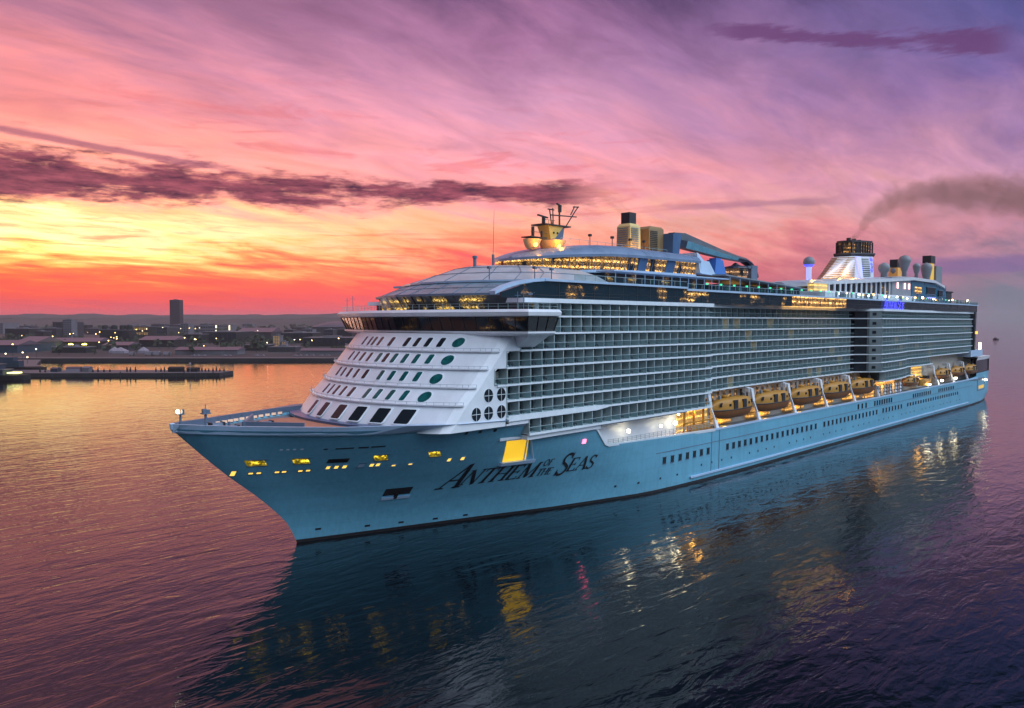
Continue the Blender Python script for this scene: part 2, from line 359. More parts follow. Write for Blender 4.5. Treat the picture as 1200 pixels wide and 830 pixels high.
# ------------------------------------------------------------------ water (one sheet to the horizon)
def water_mat():
    m = bpy.data.materials.new("harbour_water"); m.use_nodes = True; q = NT(m.node_tree); b = q.n['Principled BSDF']
    g = q.n.new('ShaderNodeNewGeometry'); P = g.outputs['Position']
    b.inputs['Base Color'].default_value = (.002,.006,.010,1); b.inputs['Roughness'].default_value = .035
    b.inputs['IOR'].default_value = 1.43
    def wv(ang, scale, stretch, det, dist=0., seed=0):
        return q.noise(q.mapping(P, scale=(1, stretch, 1), rot=(0,0,R(ang)), loc=(seed, seed, 0)), scale, det, .55, dist)
    big = wv(52, .045, 2.6, 3, .5)              # slow swell lines
    mid = wv(38, .16, 3.0, 3, .6, 4)
    small = wv(60, .55, 2.2, 4, .4, 9)
    fine = wv(20, 1.8, 1.5, 3, .2, 2)
    px3, py3, pz3 = q.sep(P)
    side = q.maprange(q.m('SUBTRACT', q.m('MULTIPLY', py3, .8), q.m('MULTIPLY', px3, .9)), -60, 190, 1.0, .32, True)   # sheltered water on the town side
    calm = q.maprange(q.noise(q.mapping(P, scale=(1,1,1)), .006, 3, .55, 1.0), .38, .62, .35, 1.0)
    h = q.m('ADD', q.m('MULTIPLY', big, 1.5), q.m('MULTIPLY', mid, 1.0))
    h = q.m('ADD', h, q.m('MULTIPLY', q.m('ADD', q.m('MULTIPLY', small, .22), q.m('MULTIPLY', fine, .035)), calm))
    h = q.m('MULTIPLY', h, side)
    bp = q.n.new('ShaderNodeBump'); bp.inputs['Strength'].default_value = 1.0; bp.inputs['Distance'].default_value = .15
    q.l.new(h, bp.inputs['Height']); q.l.new(bp.outputs[0], b.inputs['Normal'])
    return m
M['water'] = water_mat()
b = MB(); S = 30000
b.quad((-S,-S,0),(S,-S,0),(S,S,0),(-S,S,0)); tag(b.build('water', M['water']), kind='structure')

# ================================================================== THE SHIP (bow at -x, port side towards -y, water at z=0)
ship = empty('cruise_ship', (0,0,0))
tag(ship, 'huge white and pale blue cruise ship with rows of balconies, under way on calm water', 'cruise ship')
SZ=[-3,0,1.5,4,8,13,17,20.6]; SX=[1,0,-0.6,-2.0,-6.0,-12,-16.2,-19.8]
WU=[0,5,15,31,46,69,85,110];  WY=[0,1.7,4.9,9.9,14.8,20.6,21.6,22]
DU=[0,1,2.8,7.8,15.8,19.8,24.8,33,42,50]; DY=[0,1.4,3.2,7.0,12.9,15.3,17.6,20.2,21.6,22]
def hb(x, z):
    u = x-itp(z, SZ, SX)
    if u <= 0: return 0.
    t = min(1, max(0, z/20.))**1.3
    wd = (1-t)*itp(u, WU, WY)+t*itp(u, DU, DY)
    if x > 290: wd = min(wd, 22-((x-290)/55.)**2*2.0)
    return wd
ZT = [(-19.8,20.6),(-12,20.1),(0,19.6),(12,19.4),(18,19.2),(31.5,18.7),(31.6,16.0),(50.4,16.0),(51.2,15.6),(54.0,12.3),(55,11.9),(60,11.8),(94,11.0),(300,11.3),(319,12.0),(346,12.2)]
ztop = lambda x: itp(x, [a for a,_ in ZT], [c for _,c in ZT])
# hull shell: stations x levels
stx = [0,.01,.03,.06,.1,.15,.2,.26,.33,.4,.48,.56,.64,.72,.8,.88,.94,1.0]     # bow part, fraction from the stem to x=31.4
lv = [0,.13,.14,.2,.27,.34,.42,.5,.58,.66,.74,.82,.9,1.0]
xs2 = [31.6,34,38,42,46,50.4,51.2,54,55,60,66,72,80,90,100,112,130,160,200,240,270,290,300,310,319,328,336,342,344.5,345.0]
def hull_pt(kind, q, l, side):
    if kind == 0:
        zt_guess = ztop(-19.8+q*51.2); z = (-3+3.5*l/.14) if l <= .14 else .5+(l-.14)/.86*(zt_guess-.5); xs_ = itp(z, SZ, SX); x = xs_+(31.4-xs_)*q
        return (x, side*hb(x, z), z)
    x = q; z = (-3+3.5*l/.14) if l <= .14 else .5+(l-.14)/.86*(ztop(x)-.5)
    wid = hb(x, z)
    if x > 330 and z < 4: wid *= 1-.12*(x-330)/15*(4-z)/7
    return (x, side*wid, z)
hm = MB()
for side in (-1, 1):
    cols = [[hull_pt(0, q, l, side) for l in lv] for q in stx]+[[hull_pt(1, q, l, side) for l in lv] for q in xs2]
    hm.loft([c if side < 0 else c[::-1] for c in cols], closed=False, cap0=False, cap1=False,
            mf=(lambda i, j, s=side: 1 if ((j < 2) if s < 0 else (j >= len(lv)-3)) else 0))
tr = [hull_pt(1, 345.0, l, -1) for l in lv]+[hull_pt(1, 345.0, l, 1) for l in lv][::-1]
hm.poly(tr, 0)
hull = hm.build('hull', [M['hull'], M['boot']], ship, smooth=True, autos=40)
def on_hull(x, z, off=.05): return (x, -hb(x, z)-off, z)

# white rail along the sheer, both sides, and its inner face
def sheer(side):
    b = MB()
    xs = [-19.6,-19,-18,-17,-15,-12,-9,-6,-3,0,4,8,12,16,20,25,31.5]
    for x0, x1 in zip(xs, xs[1:]):
        p = []
        for x in (x0, x1):
            z = ztop(x); o = hb(x, z)+.12; o += max(0, min(1, (x-6)/9))*max(0, 22.12-o); i = max(0, hb(x, z)-.35)
            p.append((o, i, z))
        (o0,i0,z0),(o1,i1,z1) = p; s = side; H = itp(x0,[-20,10,20,31.5],[.72,.66,.66,.7]); H1 = itp(x1,[-20,10,20,31.5],[.72,.66,.66,.7])
        b.hexa([(x0,s*min(o0,hb(x0,z0-.6)+.14),z0-.6),(x1,s*min(o1,hb(x1,z1-.6)+.14),z1-.6),(x1,s*i1,z1-.35),(x0,s*i0,z0-.35),(x0,s*(o0+.15),z0+H),(x1,s*(o1+.15),z1+H1),(x1,s*i1,z1+H1),(x0,s*i0,z0+H)])
    return b
for s in (-1, 1):
    sheer(s).build('bulwark', M['white2'] if s < 0 else M['mast'], ship)
b = MB(); b.lathe((-19.6,0,20.2), [(.05,0),(.3,.3),(.42,1.1),(.2,1.2)], n=10); b.build('stem_cap', M['white2'], ship)
# bulwark stays and fairleads on the inner face of the far side
for k, x in enumerate([-14.5,-11.5,-9.2,-7.7,-6.2,-4.8,-3.2,-1.6,0.0,1.6,3.2,4.8,6.4]):
    o = hb(x, ztop(x))-.45; b = MB(); b.box(-.42,.42,-.18,.12,-.22,.2,0); b.box(-.55,.55,-.08,.16,-.34,.32,1)
    b.build('fairlead', [mat_f for mat_f in (M.setdefault('fair', emis("fairlead_water_glow", (1.0,.62,.42), .25)), M['mast'])], ship, loc=(x, o-.1, ztop(x)-.25))  # faint glow stands for sunset water seen through the openings
# foredeck
b = MB(); xs = [-19,-17,-14,-11,-8,-5,-2,2,6,10,14,18,24,31]
up = [(x, -max(.05,hb(x,ztop(x))-.5), ztop(x)-.75) for x in xs]; lo_ = [(x, max(.05,hb(x,ztop(x))-.5), ztop(x)-.75) for x in xs]
for i in range(len(xs)-1): b.quad(up[i], up[i+1], lo_[i+1], lo_[i], 0)
b.build('foredeck', M['deckgrey'], ship)
b = MB(); pts = []
for i in range(24):
    a = 2*math.pi*i/24; pts.append((2.2+8.2*math.cos(a), 10.9*math.sin(a)))
b.prism(pts, 19.0, 19.12); b.build('landing_deck', M['deckwood'], ship)
b = MB()   # blue-grey ledge at the foot of the front
ring = [(4.6+.9*g, y) for y, g in [(-17,4.2),(-14,2.6),(-10,1.1),(-5,.2),(0,0),(5,.2),(10,1.1),(14,2.6),(17,4.2)]]
b.prism(ring+[(20,17),(20,-17)], 19.0, 19.5); b.build('step', M['bluesteel'], ship)
b = MB()   # breakwater and winches
b.hexa([(-9,-.2,19.3),(-3.2,8.6,19.3),(-2.9,8.4,19.3),(-8.7,-.4,19.3),(-9,-.2,20.6),(-3.2,8.6,20.6),(-2.9,8.4,20.6),(-8.7,-.4,20.6)])
b.hexa([(-9,.2,19.3),(-3.2,-8.0,19.3),(-2.9,-7.8,19.3),(-8.7,.4,19.3),(-9,.2,20.6),(-3.2,-8.0,20.6),(-2.9,-7.8,20.6),(-8.7,.4,20.6)])
b.build('breakwater', M['mast'], ship)
for x, y in ((-12,-2.4),(-12,2.4),(-6,-1.5)):
    b = MB(); b.bar((-.9,0,.7),(.9,0,.7),.55,0,12); b.box(-1.1,-.9,-.7,.7,0,1.3,1); b.box(.9,1.1,-.7,.7,0,1.3,1); b.build('winch', [M['mast'],M['black']], ship, loc=(x,y,19.3))
for x, y in ((-15.5,-1.6),(-15.5,1.6),(-9.5,-4.5),(-9.5,4.5)):
    b = MB(); b.bar((-.5,0,0),(-.5,0,.8),.22,0,8); b.bar((.5,0,0),(.5,0,.8),.22,0,8); b.build('bollard', M['mast'], ship, loc=(x,y,19.4))
b = MB(); b.bar((-18.4,0,20),(-18.4,0,22.6),.16); b.box(-18.7,-18.0,-.5,.5,22.5,22.7); b.bar((-18.2,-.4,22.7),(-18.2,-.4,23.3),.2); o = b.build('bow_mast', M['mast'], ship)
b = MB(); b.lathe((-18.8,-.1,22.7), [(.06,0),(.2,.1),(.26,.3),(.2,.46),(.05,.54)], n=12); b.build('lamp', M['lampw'], o, smooth=True)
b = MB(); b.bar((-15.8,-2.5,19.6),(-15.8,-2.5,22.8),.2,0,8); b.box(-16.4,-15.2,-3.0,-2.0,22.6,22.75); b.box(-16.3,-15.8,-2.9,-2.3,22.75,23.35); b.box(-15.7,-15.25,-2.8,-2.3,22.75,23.2); b.bar((-15.8,-2.5,22.7),(-15.8,-2.5,24.0),.06)
b.build('bow_mast', M['mast'], ship)

# ------------------------------------------------ white rounded front
ZN=[19.0,22.7,25.35,28.2,31,33.9]; XN=[5.4,8.9,11.7,14.2,16.8,19.5]
GY=[0,5,10,14,17,19.5,21,22]; GX=[0,.4,1.5,3.0,4.6,6.0,7.1,8.6]
def fx(y, z): return itp(z, ZN, XN)+itp(abs(y), GY, GX)
YS = [-22,-21.7,-21,-20.2,-19.5,-18,-17,-15.5,-14,-12,-10,-7.5,-5,-2.5,0,2.5,5,7.5,10,12,14,15.5,17,18,19.5,20.2,21,21.7,22]
wall_end = {0:26.2,1:26.2,2:23.4,3:26.2,4:29.5}
b = MB()
for k in range(5):
    z0 = ZN[k] if k else 18.6; z1 = ZN[k+1]
    for i in range(len(YS)-1):
        a, c = YS[i], YS[i+1]
        b.quad((fx(a,z0),a,z0),(fx(c,z0),c,z0),(fx(c,z1),c,z1),(fx(a,z1),a,z1))
    for s in (-1, 1):
        e = wall_end[k]; zz0 = z0
        b.quad((fx(22,z0),s*22,zz0),(e,s*22,zz0),(e,s*22,z1),(fx(22,z1),s*22,z1))
        if z1 < 33:    # jamb and rounded corners of the balcony opening
            b.quad((e,s*22,z0),(e,s*20,z0),(e,s*20,z1),(e,s*22,z1))
            for zc, dz_ in ((z0+.3,1),(z1-.05,-1)):
                b.poly([(e,s*22,zc),(e,s*22,zc+.75*dz_),(e+.25,s*22,zc+.3*dz_),(e+.75,s*22,zc)])
b.box(26.0,31.6,-22,-21.6,18.6,19.8)
front = b.build('front_wall', M['white'], ship, smooth=True, autos=30)
for k in range(1, 5):     # ledges
    z = ZN[k]; b = MB(); ys = [y for y in YS if abs(y) <= 21.7]
    rings = []
    for y in ys:
        x = fx(y, z); rings.append([(x+.3,y,z-.12),(x-.42,y*1.012,z-.12),(x-.42,y*1.012,z+.1),(x+.3,y,z+.1)])
    b.loft(rings); b.build('ledge', M['white'], ship)
    b = MB()
    for i in range(0, len(ys)-1):
        p = (fx(ys[i],z)-.3, ys[i]*1.01, z+.5); q_ = (fx(ys[i+1],z)-.3, ys[i+1]*1.01, z+.5); b.bar(p, q_, .035, 0, 4); b.bar((p[0],p[1],z+.1), p, .03, 0, 4)
    b.build('grab_rail', M['rail'], ship)
def front_window(y, z, w, h, m, round_=False, off=.07):
    n = 16 if round_ else 4
    pts = []
    if round_: loc = [(w/2*math.cos(2*math.pi*i/n), h/2*math.sin(2*math.pi*i/n)) for i in range(n)]
    else:
        r = .18; loc = [(-w/2+r,-h/2),(w/2-r,-h/2),(w/2,-h/2+r),(w/2,h/2-r),(w/2-r,h/2),(-w/2+r,h/2),(-w/2,h/2-r),(-w/2,-h/2+r)]
    b = MB()
    def P(u, v, o): 
        yy = y+u; return (fx(yy, z+v)-o, yy, z+v)
    inner = [P(u*.9, v*.92, off+.02) for u, v in loc]; outer = [P(u*1.06, v*1.05, off) for u, v in loc]; base = [P(u*1.1, v*1.08, -.05) for u, v in loc]
    nn = len(loc)
    b.poly(inner[::-1], 0)
    for i in range(nn):
        j = (i+1) % nn; b.quad(outer[i], outer[j], inner[j], inner[i], 1); b.quad(base[i], base[j], outer[j], outer[i], 1)
    b.build('window', [m, M['band']], front)
for z, ys in ((32.42,[8.14,5.6,4.0,2.01,-1.39,-5.34,-7.55,-9.89,-12.26]),(29.7,[9.1,6.6,4.1,1.7,-1.09,-2.95,-5.08,-7.4,-9.78,-12.25]),
              (26.9,[9.5,7.2,4.6,2.1,-.77,-4.7,-7.13,-9.73,-12.2]),(24.0,[9.2,6.8,4.4,2.0,-.66,-4.69,-7.1,-9.74,-12.3])):
    for y in ys:
        front_window(y, z, 1.05, 1.65, M['dark'] if z > 32 or y > -.9 or (y == -2.95) else M['teal'])
for y, z in ((-15.2,32.43),(-15.35,29.59),(-15.5,26.63),(-15.7,23.89)): front_window(y, z, 2.0, 1.75, M['teal'], True)
for y, w_ in ((8.5,1.5),(3.7,1.9),(-1.4,2.3),(-6.1,2.5),(-10.7,2.6),(-14.9,2.5)): front_window(y, 20.95, w_, 2.3, M['dark'])
for x, z in ((19.4,21.1),(22.1,21.1),(25.0,21.1),(22.1,23.95),(25.0,23.95)):      # round openings ahead of the balconies
    b = MB(); n = 20
    P = lambda r, yy: [(x+r*.95*math.cos(2*math.pi*i/n), yy, z+r*1.02*math.sin(2*math.pi*i/n)) for i in range(n)]
    a0, a1, a2 = P(1.08,-22.04), P(1.18,-22.04), P(1.2,-21.95); b.poly(P(1.08,-22.02), 0)
    for i in range(n):
        j = (i+1)%n; b.quad(a0[i],a0[j],a1[j],a1[i],1); b.quad(a1[i],a1[j],a2[j],a2[i],1)
    b.box(x-1.0,x+1.0,-22.1,-22.05,z-.04,z+.04,1); b.box(x-.03,x+.03,-22.09,-22.045,z-1.05,z+1.05,1)
    b.build('round_window', [M['dark'], M['band']], front)

# ------------------------------------------------ bridge with wings
def bridge_ring(z, grow):
    pts = [(33.6+grow*.3,-26-grow),(27.0-grow,-26.2-grow),(24.6-grow,-20),(22.4-grow,-13),(20.9-grow,-6.5),(20.4-grow,0),(20.9-grow,6.5),(22.4-grow,13),(24.6-grow,20),(27.0-grow,26.2+grow),(33.6+grow*.3,26+grow)]
    return [(x, y, z) for x, y in pts]
b = MB(); b.loft([bridge_ring(33.6,-.3), bridge_ring(34.0,.25), bridge_ring(34.3,.25)]); b.build('bridge_deck', M['white'], ship)
b = MB(); b.loft([bridge_ring(34.3,-.1), bridge_ring(36.7,.75)]); gl = b.build('bridge_windows', M['glass_bridge'], ship)
b = MB(); r0, r1 = bridge_ring(34.3,-.04), bridge_ring(36.7,.81)
for i in range(len(r0)-1):
    n = max(2, int((Vector(r0[i])-Vector(r0[i+1])).length/1.9))
    for k in range(n): 
        t_ = k/n; b.bar(Vector(r0[i]).lerp(Vector(r0[i+1]), t_), Vector(r1[i]).lerp(Vector(r1[i+1]), t_), .07, 0, 4)
b.build('mullion_frame', M['black'], gl)
b = MB(); b.loft([bridge_ring(36.7,.55), bridge_ring(36.9,1.2), bridge_ring(37.5,1.35), bridge_ring(37.95,.9)]); b.build('bridge_roof', M['white'], ship)
b = MB(); rr = bridge_ring(38.9,.6)
for lvl in (0,-.45):
    b.path([(p[0],p[1],p[2]+lvl) for p in rr], .035, 0, 4)
for i in range(len(rr)-1):
    for k in range(4):
        p = Vector(rr[i]).lerp(Vector(rr[i+1]), k/4); b.bar((p.x,p.y,37.9), p, .035, 0, 4)
b.build('bridge_railing', M['rail'], ship)
for s in (-1, 1):          # wing brackets
    b = MB(); b.poly([(27.5,s*25.5,33.55),(33,s*25.5,33.55),(33,s*22,33.55),(27.5,s*22,33.55)]); b.hexa([(29,s*22,31.6),(33,s*22,31.6),(33,s*22.1,31.6),(29,s*22.1,31.6),(28,s*21.9,33.6),(33.2,s*21.9,33.6),(33.2,s*25.3,33.6),(28,s*25.3,33.6)])
    b.build('wing_bracket', M['white'], ship)
for s in (-1, 1):
    for x, h in ((26.2,40.8),(27.6,41.2)):
        b = MB(); b.bar((x,s*24.6,37.9),(x,s*24.6,h),.06,0,5); b.bar((x-.7,s*24.6,h-.6),(x+.7,s*24.6,h-.6),.04,0,4); b.build('signal_mast', M['mast'], ship)

# ------------------------------------------------ glazed lounge above the bridge, sloping roof and dome
def sol_ring(z, nose, bw, xe, e2=58, sq=1.0):
    pts = []
    for y in YS:
        pts.append((nose+itp(abs(y), GY, GX)*(xe-nose)/8.6, y*bw/22, z))
    return [(e2, pts[0][1], z)]+pts+[(e2, pts[-1][1], z)]
b = MB(); b.loft([sol_ring(37.9,25.6,21.0,33,33.6), sol_ring(40.55,23.6,21.45,33,33.6)]); lounge = b.build('lounge_windows', M['glass_front'], ship)
b = MB(); r0, r1 = sol_ring(37.9,25.52,21.06,35), sol_ring(40.55,23.52,21.5,33.5)
for i in range(1, len(r0)-1, 1): b.bar(r0[i], r1[i], .09, 0, 4)
b.path(r1, .07, 0, 4); b.path(r0, .07, 0, 4)
b.build('mullion_frame', M['black'], lounge)
b = MB(); b.loft([sol_ring(40.5,23.2,21.6,32.2,33), sol_ring(40.85,23.2,21.7,32.2,33)]); b.build('eaves', M['mast'], ship)
b = MB(); b.loft([sol_ring(40.85,23.4,21.5,33.4), sol_ring(43.1,29.5,19.4,38)], cap0=False, cap1=False); slope = b.build('sloping_roof', M['slopeglass'], ship)
b = MB(); r0, r1 = sol_ring(40.86,23.3,21.55,33.4), sol_ring(43.12,29.4,19.45,38)
for i in range(1, len(r0)-1, 2): b.bar(r0[i], r1[i], .06, 0, 4)
for f in (.5,):
    b.path([Vector(p).lerp(Vector(q_), f) for p, q_ in zip(r0, r1)], .05, 0, 4)
b.build('roof_bars', M['mast'], slope)
b = MB(); b.loft([sol_ring(43.05,29.0,19.7,37.6), sol_ring(43.4,29.0,19.7,37.6)]); b.build('roof_edge', M['white2'], ship)
b = MB(); b.loft([sol_ring(43.4,29.6,19.2,38), sol_ring(45.0,33.5,15.8,43), sol_ring(46.3,37,11.5,46), sol_ring(46.9,40,8,48), sol_ring(47.0,44,3,52)]); dome = b.build('dome_roof', M['roofplate'], ship, smooth=True, autos=50)
b = MB()
rs = [sol_ring(43.45,29.55,19.25,38), sol_ring(45.05,33.45,15.85,43), sol_ring(46.35,36.95,11.55,46), sol_ring(46.95,40,8,48)]
for i in range(2, len(rs[0])-2, 4): b.path([r[i] for r in rs], .06, 0, 4)
for r in rs[1:3]: b.path(r, .06, 0, 4)
b.build('roof_seams', M['mast'], dome)
b = MB(); b.lathe((39.5,0,45.9), [(.5,0),(.5,.5),(.35,.6),(.35,2.4),(.5,2.5),(.5,2.9),(.1,3.0)], n=10); b.build('vent_pipe', M['mast'], ship)
b = MB(); b.bar((44.5,0,46.5),(44.5,0,49.4),.28,0,8); b.bar((44.5,0,49.4),(44.8,0,58.4),.07,0,5,.03); b.build('whip_aerial', M['mast'], ship)
for x, y in ((36,-19.3),(41,-18.8),(30,-14),(48,-6),(52,-10)):
    b = MB(); b.bar((x,y,43.3),(x,y,45.3),.1,0,6); b.box(x-.3,x+.3,y-.3,y+.3,45.2,45.6); b.build('deck_post', M['mast'], ship)

# ------------------------------------------------ balcony decks along the side
LV = [16.6,19.8,22.7,25.35,28.2,31.0,33.85,36.8,39.65]
PX = [20,92,95,108,128,187,194,199,212,222,228,246,262,280,300,316]
PY = [22.2,22.2,20.2,19.0,18.4,18.0,24.0,24.0,23.4,22.4,21.2,21.4,20.8,20.6,20.9,20.4]
prof = lambda x: itp(x, PX, PY)
def slab(b, x0, x1, z0, z1, grow=0, m=0, inner=10):
    xs = [x0]+[x for x in PX if x0 < x < x1]+[x1]
    pts = [(x, -(prof(x)+grow)) for x in xs]+[(x, prof(x)+grow) for x in reversed(xs)]
    b.prism(pts, z0, z1, m)
starts = [31.6,26.2,26.2,23.4,26.2,29.5,33.8,33.8]
for k, z in enumerate(LV[:8]):
    if k == 0:
        b = MB(); slab(b, 31.6, 94, z-.18, z+.2, .05); b.build('deck_edge', M['band'], ship)
        b = MB(); slab(b, 196, 236, z-.15, z+.15, .05); b.build('deck_edge', M['band'], ship); continue
    x1 = 316 if k >= 2 else 258
    b = MB(); slab(b, max(24, starts[k])-.0, x1, z-.12, z+.18, .06); b.build('deck_edge', M['band'], ship)
b = MB(); slab(b, 26.5, 50, 19.3, 20.25, .09); xs = (50,54)
b.hexa([(50,-22.29,19.3),(53.5,-22.29,19.62),(53.5,-15,19.62),(50,-15,19.3),(50,-22.29,20.25),(53.5,-22.29,20.02),(53.5,-15,20.02),(50,-15,20.25)])
b.build('deck_edge', M['band'], ship)
b = MB(); slab(b, 30, 317, 39.2, 39.95, .35); b.build('deck_edge', M['band'], ship)

def cabin_wall():
    b = MB(); xs = [24]+[x for x in PX if 24 < x < 315]+[315]
    def seg(x0, x1, z0, z1):
        q = [x0]+[x for x in PX if x0 < x < x1]+[x1]
        pts = [(x, -(prof(x)-1.95)) for x in q]+[(x, prof(x)-1.95) for x in reversed(q)]
        b.prism(pts, z0, z1)
    seg(32, 94, 16.7, 19.7); seg(197, 236, 16.7, 19.7); seg(27, 257, 19.75, 22.7); seg(27, 315, 22.71, 31); seg(30.5, 315, 31.01, 39.3)
    return b
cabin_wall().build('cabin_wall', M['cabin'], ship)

def balcony(w_, h, dy, style):
    """one cabin balcony: divider, door, glass front and hand rail; origin at its forward outer floor corner, +y goes inboard"""
    b = MB(); e = .0
    def Y(x): return dy*x/w_
    b.hexa([(0,.06,.19),(.17,.06,.19),(.17,1.9,.19),(0,1.9,.19),(0,.06,h-.13),(.17,.06,h-.13),(.17,1.9,h-.13),(0,1.9,h-.13)], 0)
    b.box(.3, w_-.25, 1.80+dy*.5, 1.93+dy*.5, .2, h-.55, 1)                      # door glass
    for x in (.28, w_*.5, w_-.3): b.box(x, x+.07, 1.76+dy*.5, 1.9+dy*.5, .2, h-.5, 3)
    if style == 1: b.box(.38, w_*.5, 1.74+dy*.5, 1.79+dy*.5, .25, h-.6, 4)
    if style == 2: b.box(w_*.55, w_-.35, 1.74+dy*.5, 1.79+dy*.5, .25, h-.6, 4)
    b.hexa([(0,.05,.3),(w_,.05+dy,.3),(w_,.08+dy,.3),(0,.08,.3),(0,.05,1.15),(w_,.05+dy,1.15),(w_,.08+dy,1.15),(0,.08,1.15)], 2)
    b.hexa([(0,.02,1.17),(w_,.02+dy,1.17),(w_,.12+dy,1.17),(0,.12,1.17),(0,.02,1.26),(w_,.02+dy,1.26),(w_,.12+dy,1.26),(0,.12,1.26)], 3)
    b.box(.0,.07,.02,.09,.2,1.2,3)
    if style in (0, 2):     # a chair
        cx = w_*.62; b.box(cx-.35,cx+.35,.75,1.35,.55,.65,5); b.box(cx-.35,cx+.35,1.3,1.4,.65,1.25,5); b.box(cx-.32,cx-.26,.8,.86,.2,.55,5); b.box(cx+.26,cx+.32,.8,.86,.2,.55,5)
    return b
BM = [M['divider'], M['door'], M['glassrail'], M['rail'], M['curtain'], M['black']]
BL = BM[:]; 
count = 0; block = MB(); cache = {}
litb = MB()
for k in range(8):
    z = LV[k]; h = LV[k+1]-z
    if k == 0: segs = [(31.6,92),(198,235)]
    elif k == 1: segs = [(starts[k],92),(95,187),(195,257)]
    else: segs = [(starts[k],92),(95,187),(195,315.5)]
    nfront = 0
    for (xa, xb) in segs:
        pitch = 2.87 if xa < 92 else 3.15
        n = int(round((xb-xa)/pitch)); pw = (xb-xa)/n
        for i in range(n):
            x = xa+i*pw; y0 = -prof(x); y1 = -prof(x+pw); dy = y1-y0
            if k == 7 and x > 93: y0 += .6; y1 += .6
            style = random.choice((0,0,1,2,3))
            if xa < 92 and nfront < 12 and count < 100:
                key = (k, style, round(pw,2))
                if key not in cache:
                    cache[key] = balcony(pw, h, 0, style).build('balcony', BM, ship); o = cache[key]
                else:
                    o = cache[key].copy(); col.objects.link(o); o.parent = ship
                o.location = (x, y0+.05, z); nfront += 1; count += 1
            else:
                bb = balcony(pw, h, dy, style); kk = len(block.v)
                block.v += [(p[0]+x, p[1]+y0+.05, p[2]+z) for p in bb.v]; block.f += [tuple(i_+kk for i_ in f) for f in bb.f]; block.mi += bb.mi
                if random.random() < .03:
                    litb.box(x+.5, x+pw-.6, y0+.05+1.68+dy*.5, y0+.05+1.73+dy*.5, z+.3, z+h-.7)
tag(block.build('balcony_block', BM, ship), kind='stuff')
litb.build('lit_cabin_windows', emis("cabin_light", (1.0,.55,.12), .8), ship)

# recess with pale panel and dark windows where the side steps out (x 187-194)
b = MB()
for k in range(1, 8):
    z = LV[k]; h = LV[k+1]-z
    b.hexa([(187.2,-17.9,z+.2),(190.6,-20.6,z+.2),(190.4,-20.5,z+.2),(187.2,-17.7,z+.2),(187.2,-17.9,z+h-.16),(190.6,-20.6,z+h-.16),(190.4,-20.5,z+h-.16),(187.2,-17.7,z+h-.16)], 1)
    b.hexa([(190.6,-21.3,z+.2),(194,-23.9,z+.2),(194,-20,z+.2),(190.6,-20,z+.2),(190.6,-21.3,z+h-.16),(194,-23.9,z+h-.16),(194,-20,z+h-.16),(190.6,-20,z+h-.16)], 0)
    b.hexa([(191.4,-21.98,z+1.0),(192.4,-22.75,z+1.0),(192.4,-22.5,z+1.0),(191.4,-21.8,z+1.0),(191.4,-21.98,z+1.9),(192.4,-22.75,z+1.9),(192.4,-22.5,z+1.9),(191.4,-21.8,z+1.9)], 1)
b.build('side_recess', [mat('recess_panel', lin(104,116,120)[:3], .5), M['dark']], ship)
b = MB(); b.hexa([(314.5,-21.2,22.7),(318.5,-20.6,19.5),(318.5,20.6,19.5),(314.5,21.2,22.7),(314.5,-21.2,43.4),(317.2,-21.2,43.4),(317.2,21.2,43.4),(314.5,21.2,43.4)]); b.build('aft_wall', M['cabin'], ship)

# ------------------------------------------------ tall glazed deck above the balconies
def band_wall(x0, x1, z0, z1, y, m, name='deck_windows', step=4.5):
    b = MB(); b.box(x0, x1, -y, y, z0, z1, 0); o = b.build(name, m, ship)
    b = MB(); n = max(1, int((x1-x0)/step))
    for i in range(n+1):
        x = x0+(x1-x0)*i/n; b.box(x-.07, x+.07, -y-.05, -y-.005, z0, z1)
    b.box(x0, x1, -y-.06, -y-.01, z0+1.15, z0+1.22)
    b.build('mullion_frame', M['black'], o)
band_wall(40, 50, 39.96, 43.0, 21.5, M['glass_band'])
for s in (-1,):
    b = MB(); pts_ = [(25.5,39.96),(40,39.96),(40,43.0),(36,43.0),(31,42.3),(25.5,40.8)]
    b.loft([[(x, s*21.2, z) for x, z in pts_],[(x, s*21.5, z) for x, z in pts_]]); b.build('deck_windows', M['glass_band'], ship)
band_wall(50, 82, 39.96, 43.0, 21.51, M['glass_band'])
band_wall(82, 134, 39.96, 42.6, 21.4, lit_glass("midship_glazing", (1.0,.6,.1), 1.6, .42, (.3,.3,.9), seed=3.4, base=(.012,.026,.034)), step=6)
band_wall(134, 171, 39.96, 42.6, 21.41, M['glass_lit'], step=2.5)
band_wall(171, 200, 39.96, 42.6, 21.4, M['dark'], step=8)
band_wall(200, 316.5, 39.96, 42.8, 21.41, M['glass_aft'], step=9)
b = MB(); b.box(36, 82, -21.9, 21.9, 43.0, 43.4); b.build('deck_edge', M['white2'], ship)
b = MB(); b.box(82, 317, -21.8, 21.8, 42.6, 43.05); b.build('deck_edge', M['white2'], ship)
# arched white eave sweeping up from the lounge to the long deck edge
pts = [(23.9,40.65),(26.5,41.7),(29.6,42.5),(33,43.0),(37,43.3)]
b = MB()
for (xa, za), (xb_, zb) in zip(pts, pts[1:]):
    ya = -21.75; b.hexa([(xa,ya,za-.28),(xb_,ya,zb-.28),(xb_,ya+1.2,zb-.28),(xa,ya+1.2,za-.28),(xa,ya,za+.28),(xb_,ya,zb+.28),(xb_,ya+1.6,zb+.28),(xa,ya+1.6,za+.28)])
b.build('arched_eave', M['white2'], ship)

